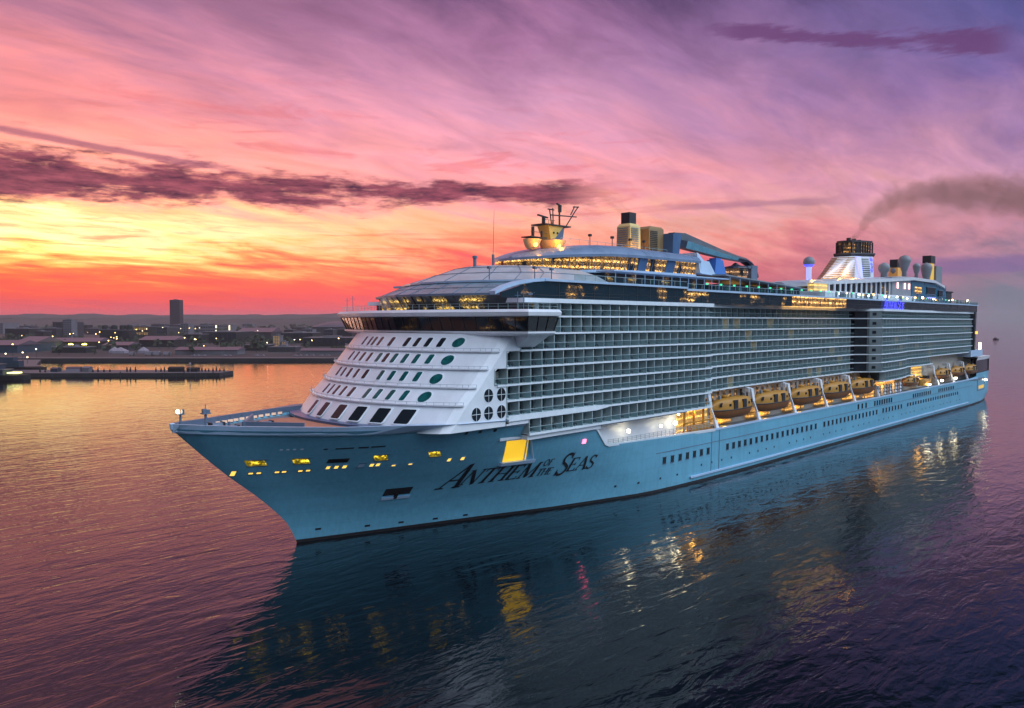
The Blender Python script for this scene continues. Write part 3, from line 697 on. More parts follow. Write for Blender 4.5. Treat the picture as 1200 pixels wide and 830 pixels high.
# ------------------------------------------------ upper house
ST = [(49.5,1.0),(50.3,4.0),(52.2,7.0),(55,9.5),(59.5,12.0),(65,13.5),(72,14.3),(84,14.5),(97,14.5)]
zb_ = lambda x: itp(x,[48,58,70,97],[46.0,46.4,46.8,47.0]); zl_ = lambda x: itp(x,[48,56,66,97],[48.4,49.0,49.5,49.7]); zt_ = lambda x: itp(x,[49,52,57,62,68,97],[48.9,50.0,51.2,52.0,52.4,52.2])
def upsec(x, w_):
    half = [(w_*.985, zb_(x)), (w_+.35, zl_(x))]
    return half
b = MB(); b.loft([[(x,-w_,zb_(x)),(x,-w_-.3,zl_(x)),(x,w_+.3,zl_(x)),(x,w_,zb_(x))] for x, w_ in ST]); uh = b.build('upper_lounge_windows', M['glass_top'], ship)
b = MB()
for x, w_ in ST:
    pass
xx = 50.5
while xx < 97:
    w_ = itp(xx,[a for a,_ in ST],[c for _,c in ST]); s_ = .35 if xx > 62 else 0
    b.bar((xx,-w_-.04,zb_(xx)),(xx+s_*1.5,-w_-.36,zl_(xx)), .07, 0, 4); xx += 1.35
b.build('mullion_frame', M['mast'], uh)
for xa, xb2 in ((73.5,76.5),(84,87.5)):
    b = MB(); b.hexa([(xa,-14.62,46.9),(xb2,-14.62,46.9),(xb2,-14,46.9),(xa,-14,46.9),(xa+.6,-15.0,49.6),(xb2+.6,-15.0,49.6),(xb2+.6,-14,49.6),(xa+.6,-14,49.6)]); b.build('wall_panel', M['bluesteel'], ship)
b = MB(); b.loft([[(x,-w_-.35,zb_(x)-.5),(x,-w_-.35,zb_(x)+.02),(x,w_+.35,zb_(x)+.02),(x,w_+.35,zb_(x)-.5)] for x, w_ in ST]); b.build('sill_band', M['white2'], ship)
def roofring(x, w_):
    a = zl_(x); t2 = max(zt_(x), a+.3)
    h = [(-w_-1.0,a-.02),(-w_-1.1,a+.5),(-w_-.3,a+.5+(t2-a-.5)*.45),(-w_*.75,t2-.15),(-w_*.4,t2+.15),(0,t2+.25)]
    full = h+[(-y,z) for y, z in reversed(h[:-1])]
    return [(x,y,z) for y, z in full]
b = MB(); b.loft([roofring(x, w_) for x, w_ in ST]+[roofring(98,14.5)]); b.build('upper_roof', mat("roof_paint", lin(120,140,168)[:3], .3, var=.1, vs=.3), ship, smooth=True, autos=40)
b = MB(); b.loft([[(x,-w_+1.4,43.4),(x,-w_+1.2,zb_(x)-.5),(x,w_-1.2,zb_(x)-.5),(x,w_-1.4,43.4)] for x, w_ in [(52,4),(54,8),(59,12.0),(65,14.3),(104,14.5)]]); b.build('setback_windows', M['glass_band'], ship)
b = MB(); b.hexa([(97.9,-15.4,47.4),(104.5,-15.4,47.2),(104.5,15.4,47.2),(97.9,15.4,47.4),(97.9,-14.4,52.3),(98.6,-14.4,52.2),(98.6,14.4,52.2),(97.9,14.4,52.3)]); b.hexa([(98.5,-15.4,47.3),(105.3,-15.4,47.0),(105.3,15.4,47.0),(98.5,15.4,47.3),(98.5,-14.9,50.5),(102.8,-14.9,50.4),(102.8,14.9,50.4),(98.5,14.9,50.5)]); b.build('stepped_end', M['white2'], ship)
b = MB()
for x in [61+3.4*i for i in range(13)]: b.bar((x,-18.2,43.4),(x,-18.2,46.0),.08,0,5)
b.box(60,106,-18.6,-14.0,46.0,46.25); b.build('side_gallery', M['white2'], ship)
b = MB(); 
for x in range(56, 98, 3): b.bar((x,-8,52.1),(x,-8,53.1),.05,0,4)
b.path([(x,-8,53.1) for x in range(56,98,3)], .045, 0, 4); b.build('roof_railing', M['rail'], ship)
for x, y, h_ in ((68,-6,54.6),(72,-9,54.2),(80,-8,54.4),(84.0,-9,54.2)):
    b = MB(); b.bar((x,y,52),(x,y,h_),.09,0,5); b.box(x-.3,x+.3,y-.3,y+.3,h_-.2,h_+.3); b.build('roof_lamp_post', M['black'], ship)

# ------------------------------------------------ radar mast
b = MB(); b.loft([[(60.0,-1.4,51.5),(64.6,-1.4,51.5),(64.6,1.4,51.5),(60.0,1.4,51.5)],[(60.6,-1.3,53.6),(64.4,-1.3,53.6),(64.4,1.3,53.6),(60.6,1.3,53.6)],[(59.4,-1.6,56.5),(64.6,-1.6,56.5),(64.6,1.6,56.5),(59.4,1.6,56.5)]])
rm = b.build('radar_mast', M['mast'], ship)
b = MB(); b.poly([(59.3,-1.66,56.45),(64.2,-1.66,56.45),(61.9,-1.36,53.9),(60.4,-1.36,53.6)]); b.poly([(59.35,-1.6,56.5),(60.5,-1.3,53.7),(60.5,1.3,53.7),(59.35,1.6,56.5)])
b.build('lit_front', mat("mast_front_lit_tint", (.75,.5,.12), .5), rm)  # yellow lamp light and its slanted edge put into colour and shape
for x in (61.2, 62.4):
    b = MB(); b.bar((x,-1.62,55.0),(x,-1.40,55.0),.22,0,10); b.build('port_light', M['dark'], rm)
b = MB(); b.box(57.8,66.4,-2.0,2.0,56.5,56.75); b.path([(57.8,-2.0,57.5),(61,-2.0,57.5)], .05)
for x in (57.8,59,60.2): b.bar((x,-2.0,56.7),(x,-2.0,57.5),.05)
b.build('mast_platform', M['black'], rm)
b = MB()
for p, q_ in (((61.6,-1,56.7),(61.9,-.6,60.4)),((63.4,1,56.7),(62.2,.6,60.4)),((64.2,-.6,56.7),(64.4,-.4,61.0)),((65.4,.6,56.7),(65,.3,61.0)),((66.2,-.5,56.7),(69.6,-.5,60.6)),((68,-.5,59.6),(69.4,-.5,61.6)),((69.6,-.5,60.6),(70.6,-.5,61.6)),((68.8,-.5,61.4),(70.8,-.5,61.6)),((61.2,-.6,58.9),(70,-.5,59.3)),((61,0,60.2),(63,0,60.2))): b.bar(p, q_, .14, 0, 5)
b.build('mast_lattice', M['black'], rm)
for x, z, l_ in ((59.6,57.9,2.4),(64.9,60.9,1.6)):
    b = MB(); b.bar((x,0,z-1.0),(x,0,z+.4),.4,0,8); b.hexa([(x-l_,-.8,z+.45),(x+l_,.8,z+.45),(x+l_-.2,1.1,z+.45),(x-l_-.2,-.5,z+.45),(x-l_,-.8,z+.75),(x+l_,.8,z+.75),(x+l_-.2,1.1,z+.75),(x-l_-.2,-.5,z+.75)]); b.build('radar_scanner', M['black'], rm)
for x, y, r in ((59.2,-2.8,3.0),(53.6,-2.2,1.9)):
    b = MB(); b.lathe((x,y,50.9), [(r*.45,0),(r*.75,.5),(r,1.9),(r,2.1)], n=20); b.build('floodlit_bowl', mat('bowl_lit_tint', (.78,.50,.22), .5), ship, smooth=True, autos=40)  # orange base tint stands for lamp light on a pale bowl
    l_ = bpy.data.lights.new("bowl_floodlight", 'POINT'); l_.energy = 520*r/3; l_.color = (1,.34,.02); l_.shadow_soft_size = .4; lo = bpy.data.objects.new("bowl_floodlight", l_); col.objects.link(lo); lo.location = (x-1.6, y-r-1.0, 52.0); lo.parent = ship
    b = MB(); b.lathe((x-.4,y-r*.72,51.3), [(.1,0),(.45,.2),(.5,.7),(.1,1.0)], n=10); b.build('lamp', emis('bowl_lamp', (1.0,.6,.15), 2.5), ship)
b = MB(); b.box(52,57,-3.4,-.6,53.3,53.5); b.bar((53.6,-2.5,53.5),(53.6,-2.5,55.6),.3,0,8); b.bar((56.2,-2.5,53.5),(56.2,-2.5,54.9),.22,0,8); b.path([(52,-3.4,54.4),(57,-3.4,54.4)], .05); b.bar((52.1,-3.4,53.4),(52.1,-3.4,55.4),.05); b.build('signal_platform', M['black'], ship)

# ------------------------------------------------ forward exhaust towers and the observation arm
b = MB(); b.loft([[(87.6,-2.4,52),(92.2,-2.4,52),(92.2,1.6,52),(87.6,1.6,52)],[(87.8,-2.3,58.8),(92.0,-2.3,58.8),(92.0,1.5,58.8),(87.8,1.5,58.8)],[(88.4,-1.8,59.5),(91.6,-1.8,59.5),(91.6,1.2,59.5),(88.4,1.2,59.5)]])
ft = b.build('exhaust_tower', mat("tower_lit_tint", lin(225,195,130)[:3], .5), ship)  # warm lamp light on the white tower put into its colour
b = MB()
for i in range(11): b.box(88.2,91.0,-2.6,-2.42,53+i*.52,53.18+i*.52); b.box(87.4,87.62,-2.0,1.2,53+i*.52,53.18+i*.52)
b.build('louvres', M['grey'], ft)
b = MB(); b.box(88.7,91.4,-1.5,1.0,59.5,62.2); b.build('exhaust_pipes', M['black'], ft)
for p, e in (((85.4,-4.6,53.0),420),((90,-4.8,53.0),420),((57.6,-4.0,55.2),110),((205,-6.0,51.8),1300),((214,-7.5,52.6),1500),((211,-7.2,57.5),500),((183,-6,50.4),500)):
    ld = bpy.data.lights.new("floodlight", 'POINT'); ld.energy = e; ld.color = (1,.42,.05); ld.shadow_soft_size = .3; lo = bpy.data.objects.new("floodlight", ld); col.objects.link(lo); lo.location = p; lo.parent = ship
b = MB(); b.loft([[(94.6,-3.2,52.2),(100.6,-3.2,52.2),(100.6,1.8,52.2),(94.6,1.8,52.2)],[(94.4,-3.2,58.6),(100.8,-3.2,58.8),(100.8,1.8,58.8),(94.4,1.8,58.6)],[(96.0,-2.6,59.4),(100.6,-2.6,59.4),(100.6,1.2,59.4),(96.0,1.2,59.4)]]); lt = b.build('vent_tower', M['louvre'], ship)
b = MB()
for i in range(12): b.box(94.9,98.0,-3.36,-3.22,53+i*.45,53.18+i*.45)
b.build('louvres', M['black'], lt)
b = MB(); b.loft([[(100.6,-6,52.5),(103.4,-6,52.0),(103.4,-3,52.0),(100.6,-3,52.5)],[(100.8,-6,57.8),(104.6,-6,57.8),(104.6,-3,57.8),(100.8,-3,57.8)]]); cb = b.build('crane_pedestal', M['bluesteel'], ship)
arm = MB(); st_ = [(102,56.4,1.7),(107,56.4,1.9),(115,55.5,1.55),(125,54.35,1.1),(134,53.6,.7),(139,53.3,.55),(142.5,52.4,.5),(145,50.6,.42),(146,48.9,.35)]
rings = []
for i, (x, z, hh) in enumerate(st_):
    rings.append([(x,-5.8,z-hh),(x+.4*hh,-5.9,z),(x,-5.6,z+hh),(x,-3.8,z+hh),(x,-3.6,z-hh)])
arm.loft(rings, mf=lambda i, j: 1 if j == 0 and 1 <= i <= 3 else 0)
arm.build('observation_arm', [M['armdark'], mat("arm_panel", lin(90,140,160)[:3], .3)], ship)
b = MB(); b.lathe((134,-5,47.6), [(1.6,0),(3.0,.5),(3.6,1.6),(3.4,2.8),(3.0,3.0)], n=18); cap_ = b.build('observation_capsule', [lit_glass("capsule_glass", (1.0,.6,.4), 1.1, .7, (1.2,1.2,1.2), seed=6)], ship, smooth=True, autos=40)
b = MB(); b.lathe((134,-5,50.55), [(4.0,0),(3.6,.5),(1.2,1.0),(.5,1.6),(.1,1.8)], n=18); b.build('capsule_roof', M['armdark'], cap_)
b = MB(); b.loft([[(119,-7,46.5),(126.5,-7,46.5),(126.5,-3,46.5),(119,-3,46.5)],[(121,-6.4,52.4),(124.6,-6.4,52.4),(124.6,-3.6,52.4),(121,-3.6,52.4)]]); b.box(121.6,124.2,-6,-4,52.4,52.9); b.build('arm_rest', M['blue'], ship)
b = MB(); b.box(139.5,143.2,-7,-3,45.5,51.8); b.box(137.6,140,-7,-4,50.9,51.5); b.build('lift_tower', M['mast'], ship)
# canopy over the pool deck
b = MB(); b.hexa([(103.5,-19,46.9),(150,-19,44.9),(150,-6,44.9),(103.5,-6,46.9),(103.5,-19,47.2),(150,-19,45.1),(150,-6,45.6),(103.5,-6,47.7)]); b.build('pool_canopy', M['grey'], ship)
b = MB()
for x in range(106, 150, 5): b.bar((x,-18.7,43.0),(x,-18.7,46.9-(x-103.5)*.043),.1,0,5)
b.build('canopy_posts', M['white2'], ship)
b = MB(); b.box(104,150,-16.4,16.4,43.05,45.0); b.build('pool_house', M['glass_band'], ship)

# railing round the top deck
b = MB()
x = 62.0; zr = 43.4
for x0, x1, zr in ((44,82,43.4),(82,316.5,43.05)):
    b.box(x0, x1, -21.72, -21.68, zr, zr+1.05, 0); b.box(x0, x1, -21.76, -21.66, zr+1.06, zr+1.14, 1)
    n = int((x1-x0)/3)
    for i in range(n): xx = x0+i*3; b.box(xx, xx+.08, -21.77, -21.73, zr, zr+1.1, 1)
b.box(316.4,316.5,-21.7,21.7,43.05,44.15,0)
b.build('deck_railing', [M['glassrail'], M['rail']], ship)
for i in range(13):
    x = 92+i*6.2; b = MB(); b.box(x-.2,x+.2,-20.9,-20.5,44.2,44.65); b.build('green_deck_light', M['green'], ship)
for i in range(34):
    x = 172+i*4.1; b = MB(); z = 43.9+random.random()*.5; s_ = .16+random.random()*.16; yy = -20.5+random.random()*2
    b.box(x-s_,x+s_,yy-.2,yy+.2,z,z+2*s_); b.build('deck_light', [M['lampw'], M['lampo'], M['green']][0 if i%3==0 else (1 if i%3==1 else 2)], ship)
b = MB()
for i in range(60):
    x = 165+random.random()*148; b.box(x-.2,x+.2,-20.6,-20.2,43.05,44.7); 
b.build('sun_loungers', M['grey'], ship); 

# ------------------------------------------------ aft deckhouse, funnel, domes
def dk(x): return itp(x,[170,185,206,235,258,300,312],[48.4,49.6,50.7,52.2,53.8,53.6,50.2])
b = MB(); b.box(176,262,-13,13,43.05,45.6,0); b.build('sports_deck_base', M['white'], ship)
b = MB(); b.loft([[(x,-w_,45.6),(x,-w_,dk(x)-1.7),(x,w_,dk(x)-1.7),(x,w_,45.6)] for x, w_ in ((178,5),(184,9.2),(200,10.6),(240,11))]); b.build('sports_hall_windows', lit_glass("hall_glass", (1.0,.55,.12), 1.5, .5, (.16,.16,.5), seed=12), ship)
for x in [183+4.6*i for i in range(13)]:
    b = MB(); b.bar((x,-11.2,45.5),(x,-11.2,dk(x)-1.6),.35,0,6); b.build('column', M['white'], ship)
b = MB(); b.loft([[(x,-w_-.9,dk(x)-1.75),(x,-w_-.6,dk(x)-.6),(x,-w_*.6,dk(x)),(x,w_*.6,dk(x)),(x,w_+.6,dk(x)-.6),(x,w_+.9,dk(x)-1.75)] for x, w_ in ((171,1.5),(174,5),(180,8.5),(190,10.2),(206,11),(235,11.6),(262,11.8),(290,11.5),(306,10.8),(312,9.5))]); b.build('deckhouse_roof', M['roofplate'], ship, smooth=True, autos=35)
b = MB(); b.box(240,262,-11.4,11.4,43.05,52.4); b.build('deckhouse_wall', M['grey'], ship)
b = MB(); b.loft([[(262,-11.6,44.0),(311,-11.0,43.8),(311,11,43.8),(262,11.6,44.0)],[(262,-11.6,51.9),(309,-11.0,51.2),(309,11,51.2),(262,11.6,51.9)]]); at_ = b.build('aft_deckhouse', M['aftteal'], ship)
for x0, x1, z0, z1, m_ in ((266,274,47,49.6,M['glass_lit']),(281,292,47.2,49.9,M['dark']),(297,302,46.5,49,M['dark'])):
    b = MB(); b.box(x0,x1,-11.75,-11.3,z0,z1,0); b.box(x0-.3,x1+.3,-11.72,-11.4,z1,z1+.2,1); b.box(x0-.3,x1+.3,-11.72,-11.4,z0-.2,z0,1); b.build('window', [m_, M['mast']], at_)
b = MB(); b.box(281,292,-11.9,-11.72,45.2,45.8); b.build('light_strip', M['blueglow2'], at_)
for x in (246,249.5,254,259):
    b = MB(); b.box(x-.35,x+.35,-11.8,-11.42,48.4,50.6); b.build('wall_lamp', emis("pink_lamp", (1,.5,.5), 3), ship) if x != 249.5 else None
b = MB(); b.box(311,318,-11,-4,43.1,48.6); b.box(310.5,319,-11.4,-3.6,48.6,49.1); b.build('stair_tower', M['black'], ship)

def fring(z, pts): return [(x, y, z+(x-204)*.05) for x, y in pts]
FB = [(204,0),(210,-4.0),(226,-5.0),(241,-4.6),(244,0),(241,4.6),(226,5.0),(210,4.0)]; FT = [(219,0),(221,-3.0),(226,-4.1),(241,-4.1),(243.5,0),(241,4.1),(226,4.1),(221,3.0)]
FZ0, FZ1 = 50.6, 58.6
fl = lambda t_: [(a[0]+(c[0]-a[0])*t_, a[1]+(c[1]-a[1])*t_) for a, c in zip(FB, FT)]
b = MB(); b.loft([fring(FZ0-2, FB), fring(FZ0, FB), fring(FZ1, FT)]); fun = b.build('funnel', M['white'], ship)
b = MB()
for i in range(13):
    t_ = (i+.5)/13.2; r_ = fring(FZ0+8*t_, fl(t_)); 
    idx = [6,7,0,1,2]; P5 = [Vector(r_[k]) for k in idx]; P5[0] = P5[1].lerp(P5[0], .72); P5[-1] = P5[-2].lerp(P5[-1], .72)
    cx_ = Vector((230,0,0)); rings = []
    for p in P5:
        o_ = (Vector((p.x,p.y,0))-cx_).normalized()*.35
        rings.append([(p.x,p.y,p.z-.17),(p.x+o_.x,p.y+o_.y,p.z-.22),(p.x+o_.x,p.y+o_.y,p.z+.05),(p.x,p.y,p.z+.17)])
    b.loft(rings)
b.build('louvres', M['louvre'], fun)
b = MB()
for i in range(10):
    t_ = (i+1)/11.5; z = FZ0+8*t_+1.1; y = -(5.0-.9*t_)-.12; b.hexa([(229,y,z),(237,y+.12,z+.4),(237,y+.3,z+.4),(229,y+.3,z),(229,y,z+.3),(237,y+.12,z+.7),(237,y+.3,z+.7),(229,y+.3,z+.3)])
b.build('side_louvres', M['black'], fun)
b = MB(); b.hexa([(225.6,-5.5,51.6),(228,-5.5,51.6),(228,-4.6,51.6),(225.6,-4.6,51.6),(224,-4.7,59.4),(227.6,-4.7,59.6),(227.6,-3.9,59.6),(224,-3.9,59.4)]); b.build('blue_lit_column', M['blueglow2'], fun)
b = MB()      # the blue emblem on the funnel side
E0 = lambda u, v: (239.0+u, -4.72+.09*(v+3.0), 56.9+v)
for poly in ([(-.28,-2.6),(.28,-2.6),(.28,1.2),(-.28,1.2)],[(-1.3,.4),(1.3,.4),(1.3,.85),(-1.3,.85)],[(-1.7,-1.2),(-1.4,-1.6),(-.2,-2.7),(-.2,-2.1),(-1.1,-1.3)],[(1.7,-1.2),(1.4,-1.6),(.2,-2.7),(.2,-2.1),(1.1,-1.3)],[(-1.3,1.7),(1.3,1.7),(1.6,3.2),(.7,2.5),(0,3.5),(-.7,2.5),(-1.6,3.2)]):
    b.poly([E0(u, v) for u, v in poly])
b.build('emblem', M['blueglow'], fun)
CR = [(221.5,0),(223,-2.9),(229,-4.0),(242,-4.0),(245,0),(242,4.0),(229,4.0),(223,2.9)]
sc_ = lambda k_: [(233+(x-233)*k_, y*k_) for x, y in CR]
b = MB(); b.loft([fring(FZ1-.1, sc_(1.02)), fring(FZ1+.9, sc_(1.10)), fring(FZ1+1.3, sc_(1.08))]); b.build('funnel_collar', M['black'], fun)
b = MB(); b.loft([fring(FZ1-.9, sc_(.985)), fring(FZ1-.12, sc_(1.0))]); b.build('lit_collar', emis("collar_glow", (1.0,.55,.14), .55), fun)
CC = [(x+(233-x)*.16, y*.8) for x, y in CR]
b = MB(); b.loft([fring(FZ1+1.3, CC), fring(FZ1+5.4, CC)]); b.build('funnel_core', lit_glass("funnel_lights", (1.0,.5,.12), .8, .8, (.5,.5,.5), (.05,.04,.03), 8, .6), fun)
b = MB(); CA = [(x+(233-x)*.08, y*.95) for x, y in CR]; b.loft([fring(FZ1+5.2, CA), fring(FZ1+5.9, CA)])
r0, r1 = fring(FZ1+1.2, CA), fring(FZ1+5.3, CA)
for k in range(8):
    a0, a1, b0_, b1_ = Vector(r0[k]), Vector(r0[(k+1)%8]), Vector(r1[k]), Vector(r1[(k+1)%8]); n = max(1, int((a0-a1).length/2.2))
    for i in range(n): b.bar(a0.lerp(a1,i/n), b0_.lerp(b1_,i/n), .32, 0, 4)
for dz_ in (1.4, 3.3): b.path([(p[0],p[1],p[2]+dz_) for p in r0]+[(r0[0][0],r0[0][1],r0[0][2]+dz_)], .14, 0, 4)
b.build('funnel_cage', M['black'], fun)
for x in (228,233,238): b = MB(); b.bar((x,0,65.0),(x,0,66.8),.8,0,12); b.build('exhaust_pipe', M['black'], fun)

def radome(x, y, z0, zc, r, stem_r, taper=False, m='grey', ms=None):
    b = MB(); pr = [(stem_r, z0-zc)]
    if taper: pr += [(stem_r, -r*1.9), (stem_r+.2, -r*1.7)]
    else: pr += [(stem_r, -r*.9)]
    for i in range(1, 11):
        a = -math.pi/2+math.pi*(i/11)
        if math.cos(a)*r > stem_r*1.05 and not (taper and a < -.35): pr.append((r*math.cos(a), r*math.sin(a)))
    pr.append((.05, r)); b.lathe((x,y,zc), pr, n=20, mf=lambda i, j: 1 if i < 2 else 0)
    return b.build('radome', [M[m], ms or M[m]], ship, smooth=True)
radome(175.3,-8,49.0,54.6,1.75,.8, m='grey', ms=M['blueglow2'])
b = MB(); b.lathe((175.3,-8,53.0), [(.9,0),(1.35,.35),(1.62,.8)], n=16); b.build('radome_glow', M['blueglow'], ship, smooth=True)
radome(247.6,-6,52.6,56.4,2.15,1.2); radome(239.8,-3,52.6,56.3,1.6,1.0); radome(270.8,-6,53.4,60.4,2.35,.9,True); radome(285.8,-6,53.2,58.8,1.5,.7,True); radome(299,-6,53.2,59.0,2.3,1.3,True)
radome(277,0,53.4,57.0,1.5,1.0)
b = MB(); b.box(276,281,-1.8,1.8,53.3,58.2,0); b.box(276.3,280.7,-1.5,1.5,58.2,61.6,1); b.build('exhaust_tower', [mat("lit_stack", lin(225,170,90)[:3], .5, emit=(1,.4,.08), es=.12), M['black']], ship)  # stack body tinted and faintly glowing in place of lamp light
b = MB(); b.box(320,325,-1.6,1.6,50,62.4,0); b.box(319.6,326,-1.8,1.8,62.4,65.8,1); b.build('exhaust_tower', [mat("lit_stack_aft", lin(235,190,80)[:3], .5, emit=(1,.5,.06), es=.3), M['black']], ship)  # yellow tint and glow stand for lamp light on this stack
b = MB(); b.box(327,336,-2,3.5,43.2,61.4,0); b.build('lift_shaft', M['grey'], ship)
b = MB(); b.box(170,180,-12,-10,45.4,47.8); b.build('bar_front', M['litwall'], ship)

# ------------------------------------------------ promenade, lifeboat recess, lamps
b = MB(); b.box(50,96,-19.2,19.2,10.6,16.4); b.build('promenade_wall', M['white'], ship)
b = MB()
for x0, x1 in ((52,56),(56,60),(60,66),(66,75),(75,85),(85,95)):
    y0, y1 = -(hb(x0,11)-.3), -(hb(x1,11)-.3); b.hexa([(x0,y0,10.9),(x1,y1,10.9),(x1,-18,10.9),(x0,-18,10.9),(x0,y0,11.3),(x1,y1,11.3),(x1,-18,11.3),(x0,-18,11.3)])
b.build('promenade_deck', M['deckwood'], ship)
b = MB(); b.box(52,82,-22.0,-18.8,16.15,16.42); b.build('promenade_ceiling', M['grey'], ship)
b = MB(); 
for z in (12.2,12.55,12.9): b.path([(x,-(hb(x,12)-.25),z) for x in (55.5,62,70,80,94)],.05,0,4)
for i in range(27): x = 55.5+i*1.45; y = -(hb(x,12)-.25); b.bar((x,y,11.6),(x,y,13.0),.05,0,4)
b.build('promenade_railing', M['rail'], ship)
b = MB(); b.box(82,95,-19.3,-18.6,11.4,16.5); b.build('lit_wall', M['litwall'], ship)
b = MB()
for x in (84,88,92): b.box(x-.3,x+.3,-20.2,-19.9,11.4,16.4); 
b.box(83,95,-21,-20.8,13.3,13.6); b.box(86,94,-20.8,-19.5,11.4,12.6); b.build('winch_gear', M['boat'], ship)
for x, z, yy, s_ in ((62,14.0,-20.9,.38),(73.5,13.9,-20.9,.3),(79.1,14.0,-20.9,.42),(80.9,15.8,-20.5,.28)):
    b = MB(); b.lathe((x,yy,z-s_), [(.05,0),(s_*.8,s_*.3),(s_,s_),(s_*.8,s_*1.7),(.05,s_*2)], n=12); b.build('globe_lamp', M['lampw'], ship, smooth=True)
b = MB(); b.box(94,260,-16.2,16.2,10.4,19.7); b.box(260,330,-16.2,16.2,10.4,22.5); b.build('boat_deck_wall', M['alcove'], ship)
b = MB()
ag_ = lit_glass("alcove_glass", (1.0,.5,.15), .55, .8, (.4,.4,.4), seed=21)
for i in range(33):
    b = MB(); x = 96+i*2.9; b.box(x,x+1.3,-16.28,-16.22,16.2,18.8,0); b.build('cabin_window', ag_, ship)
b = MB(); b.box(94,330,-21.8,-16.0,10.3,10.55); b.build('boat_deck', M['deckgrey'], ship)
b = MB(); 
for x0, x1 in ((94,318),): b.box(x0,x1,-22.12,-21.6,10.95,11.4)
b.build('bulwark_rail', M['white2'], ship)
b = MB()      # rounded white coaming round the forward notch
pts = [(27.0,16.0),(50.2,16.0),(51.2,15.5),(54.2,12.4),(55.4,11.95),(94,11.1)]
for (xa, za), (xc, zc) in zip(pts, pts[1:]):
    ya, yc = -hb(xa,min(za,20))-.12, -hb(xc,min(zc,20))-.12
    b.hexa([(xa,ya,za-.3),(xc,yc,zc-.3),(xc,yc+.7,zc-.3),(xa,ya+.7,za-.3),(xa,ya-.08,za+.22),(xc,yc-.08,zc+.22),(xc,yc+.7,zc+.22),(xa,ya+.7,za+.22)])
b.build('hull_coaming', M['band'], ship)
b = MB(); b.box(31.6,52,-21.7,-15,15.6,16.6); b.build('hull_coaming', M['white'], ship)

def davit(x, z1=19.3):
    b = MB()
    def seg(a, c, w0, w1):
        b.hexa([(a[0]-w0,a[1]-.25,a[2]),(a[0]+w0,a[1]-.25,a[2]),(a[0]+w0,a[1]+.25,a[2]),(a[0]-w0,a[1]+.25,a[2]),(c[0]-w1,c[1]-.28,c[2]),(c[0]+w1,c[1]-.28,c[2]),(c[0]+w1,c[1]+.28,c[2]),(c[0]-w1,c[1]+.28,c[2])])
    seg((x,-18.2,z1),(x+.1,-19.6,z1-.3),.5,.6); seg((x+.1,-19.6,z1-.3),(x+.35,-20.0,z1-3.4),.6,.5); seg((x+.35,-20.0,z1-3.4),(x+.7,-20.9,13.2),.16,.16); seg((x+.7,-20.9,13.2),(x+.9,-21.5,11.2),.42,.6)
    b.box(x-.9,x+.9,-19.4,-17.6,z1-1.2,z1-.2); return b
DX = [94.9,115.7,136.3,157.3,178.3,198.8]
for x in DX+[263,283.5,303.5]: davit(x, 19.4 if x < 210 else 19.0).build('davit', M['white'], ship)
ld_pts = []
for x in (105,126,147,168,189): ld_pts.append((x,-18.2,12.2,420))
for p in ld_pts+[(88,-20.3,15.6,260),(206,-19,14.8,380),(216,-19,14.0,330),(226,-19,13.5,260),(249,-19,15.5,330),(273,-18.5,13,60),(295,-18.5,13,60),(240,-19,13,120)]:
    l_ = bpy.data.lights.new("deck_lamp", 'POINT'); l_.energy = p[3]; l_.color = (1,.50,.10); l_.shadow_soft_size = .5; o = bpy.data.objects.new("deck_lamp", l_); col.objects.link(o); o.location = p[:3]; o.parent = ship
for x in (105,126,147,168,189):
    b = MB(); b.box(x-7,x+5,-17.2,-16.4,11.0,12.2); b.build('boat_deck_lights', M.setdefault('striplight', lit_glass("strip_light", (1.0,.50,.04), 1.6, .9, (1.2,1.2,1.2), (.3,.2,.05), 5, .5)), ship)
b = MB(); b.box(200,228,-17.0,-16.3,10.6,16.2); b.build('lit_wall', lit_glass("lit_aft_recess", (1.0,.45,.03), 1.7, .95, (.35,.35,.6), (.6,.4,.2), 15, .5), ship)  # orange lamp light on this wall put in as glow
b = MB(); b.box(243,256,-17.6,-16.3,15.2,18.6); b.build('lit_wall', M['litwall'], ship)
for x in (203,209,214,219.5,224):      # white liferaft canisters in racks
    b = MB()
    for r in range(3): b.bar((x-1.5,-19.8,11.6+r*1.2),(x+1.5,-19.8,11.6+r*1.2),.55,0,10)
    for s_ in (-1.3,1.3): b.box(x+s_-.08,x+s_+.08,-20.5,-19.2,10.6,14.6,1)
    tag(b.build('liferaft_rack', [M['white'], M['grey']], None), 'stack of white liferaft canisters in a rack on the lit boat deck', 'liferaft rack', 'liferaft racks on the boat deck')

# ------------------------------------------------ hull details
def hull_quad(b, x0, x1, z0, z1, m=0, off=.05, lean=0):
    nx = max(1, int(abs(x1-x0)/1.2)); nz = max(1, int(abs(z1-z0)/.9))
    if nx > 6 and z1-z0 < .6: nx = 4
    P = lambda i, j, o: on_hull(x0+(x1-x0)*i/nx+lean*j/nz, z0+(z1-z0)*j/nz, o)
    for i in range(nx):
        for j in range(nz): b.quad(P(i,j,off), P(i+1,j,off), P(i+1,j+1,off), P(i,j+1,off), m)
    for i in range(nx):
        for j in (0, nz): b.quad(P(i,j,off), P(i+1,j,off), P(i+1,j,-.3), P(i,j,-.3), m)
    for j in range(nz):
        for i in (0, nx): b.quad(P(i,j,off), P(i,j+1,off), P(i,j+1,-.3), P(i,j,-.3), m)
def hull_panel(name, x0, x1, z0, z1, mt, off=.06, lean=0, frame=None):
    b = MB(); hull_quad(b, x0, x1, z0, z1, 0, off, lean)
    if frame:
        f = .12
        hull_quad(b, x0-f, x1+f, z1+.01, z1+f, 1, off+.05, lean); hull_quad(b, x0-f, x1+f, z0-f, z0-.01, 1, off+.05, 0)
    return b.build(name, [mt, frame or mt], hull)
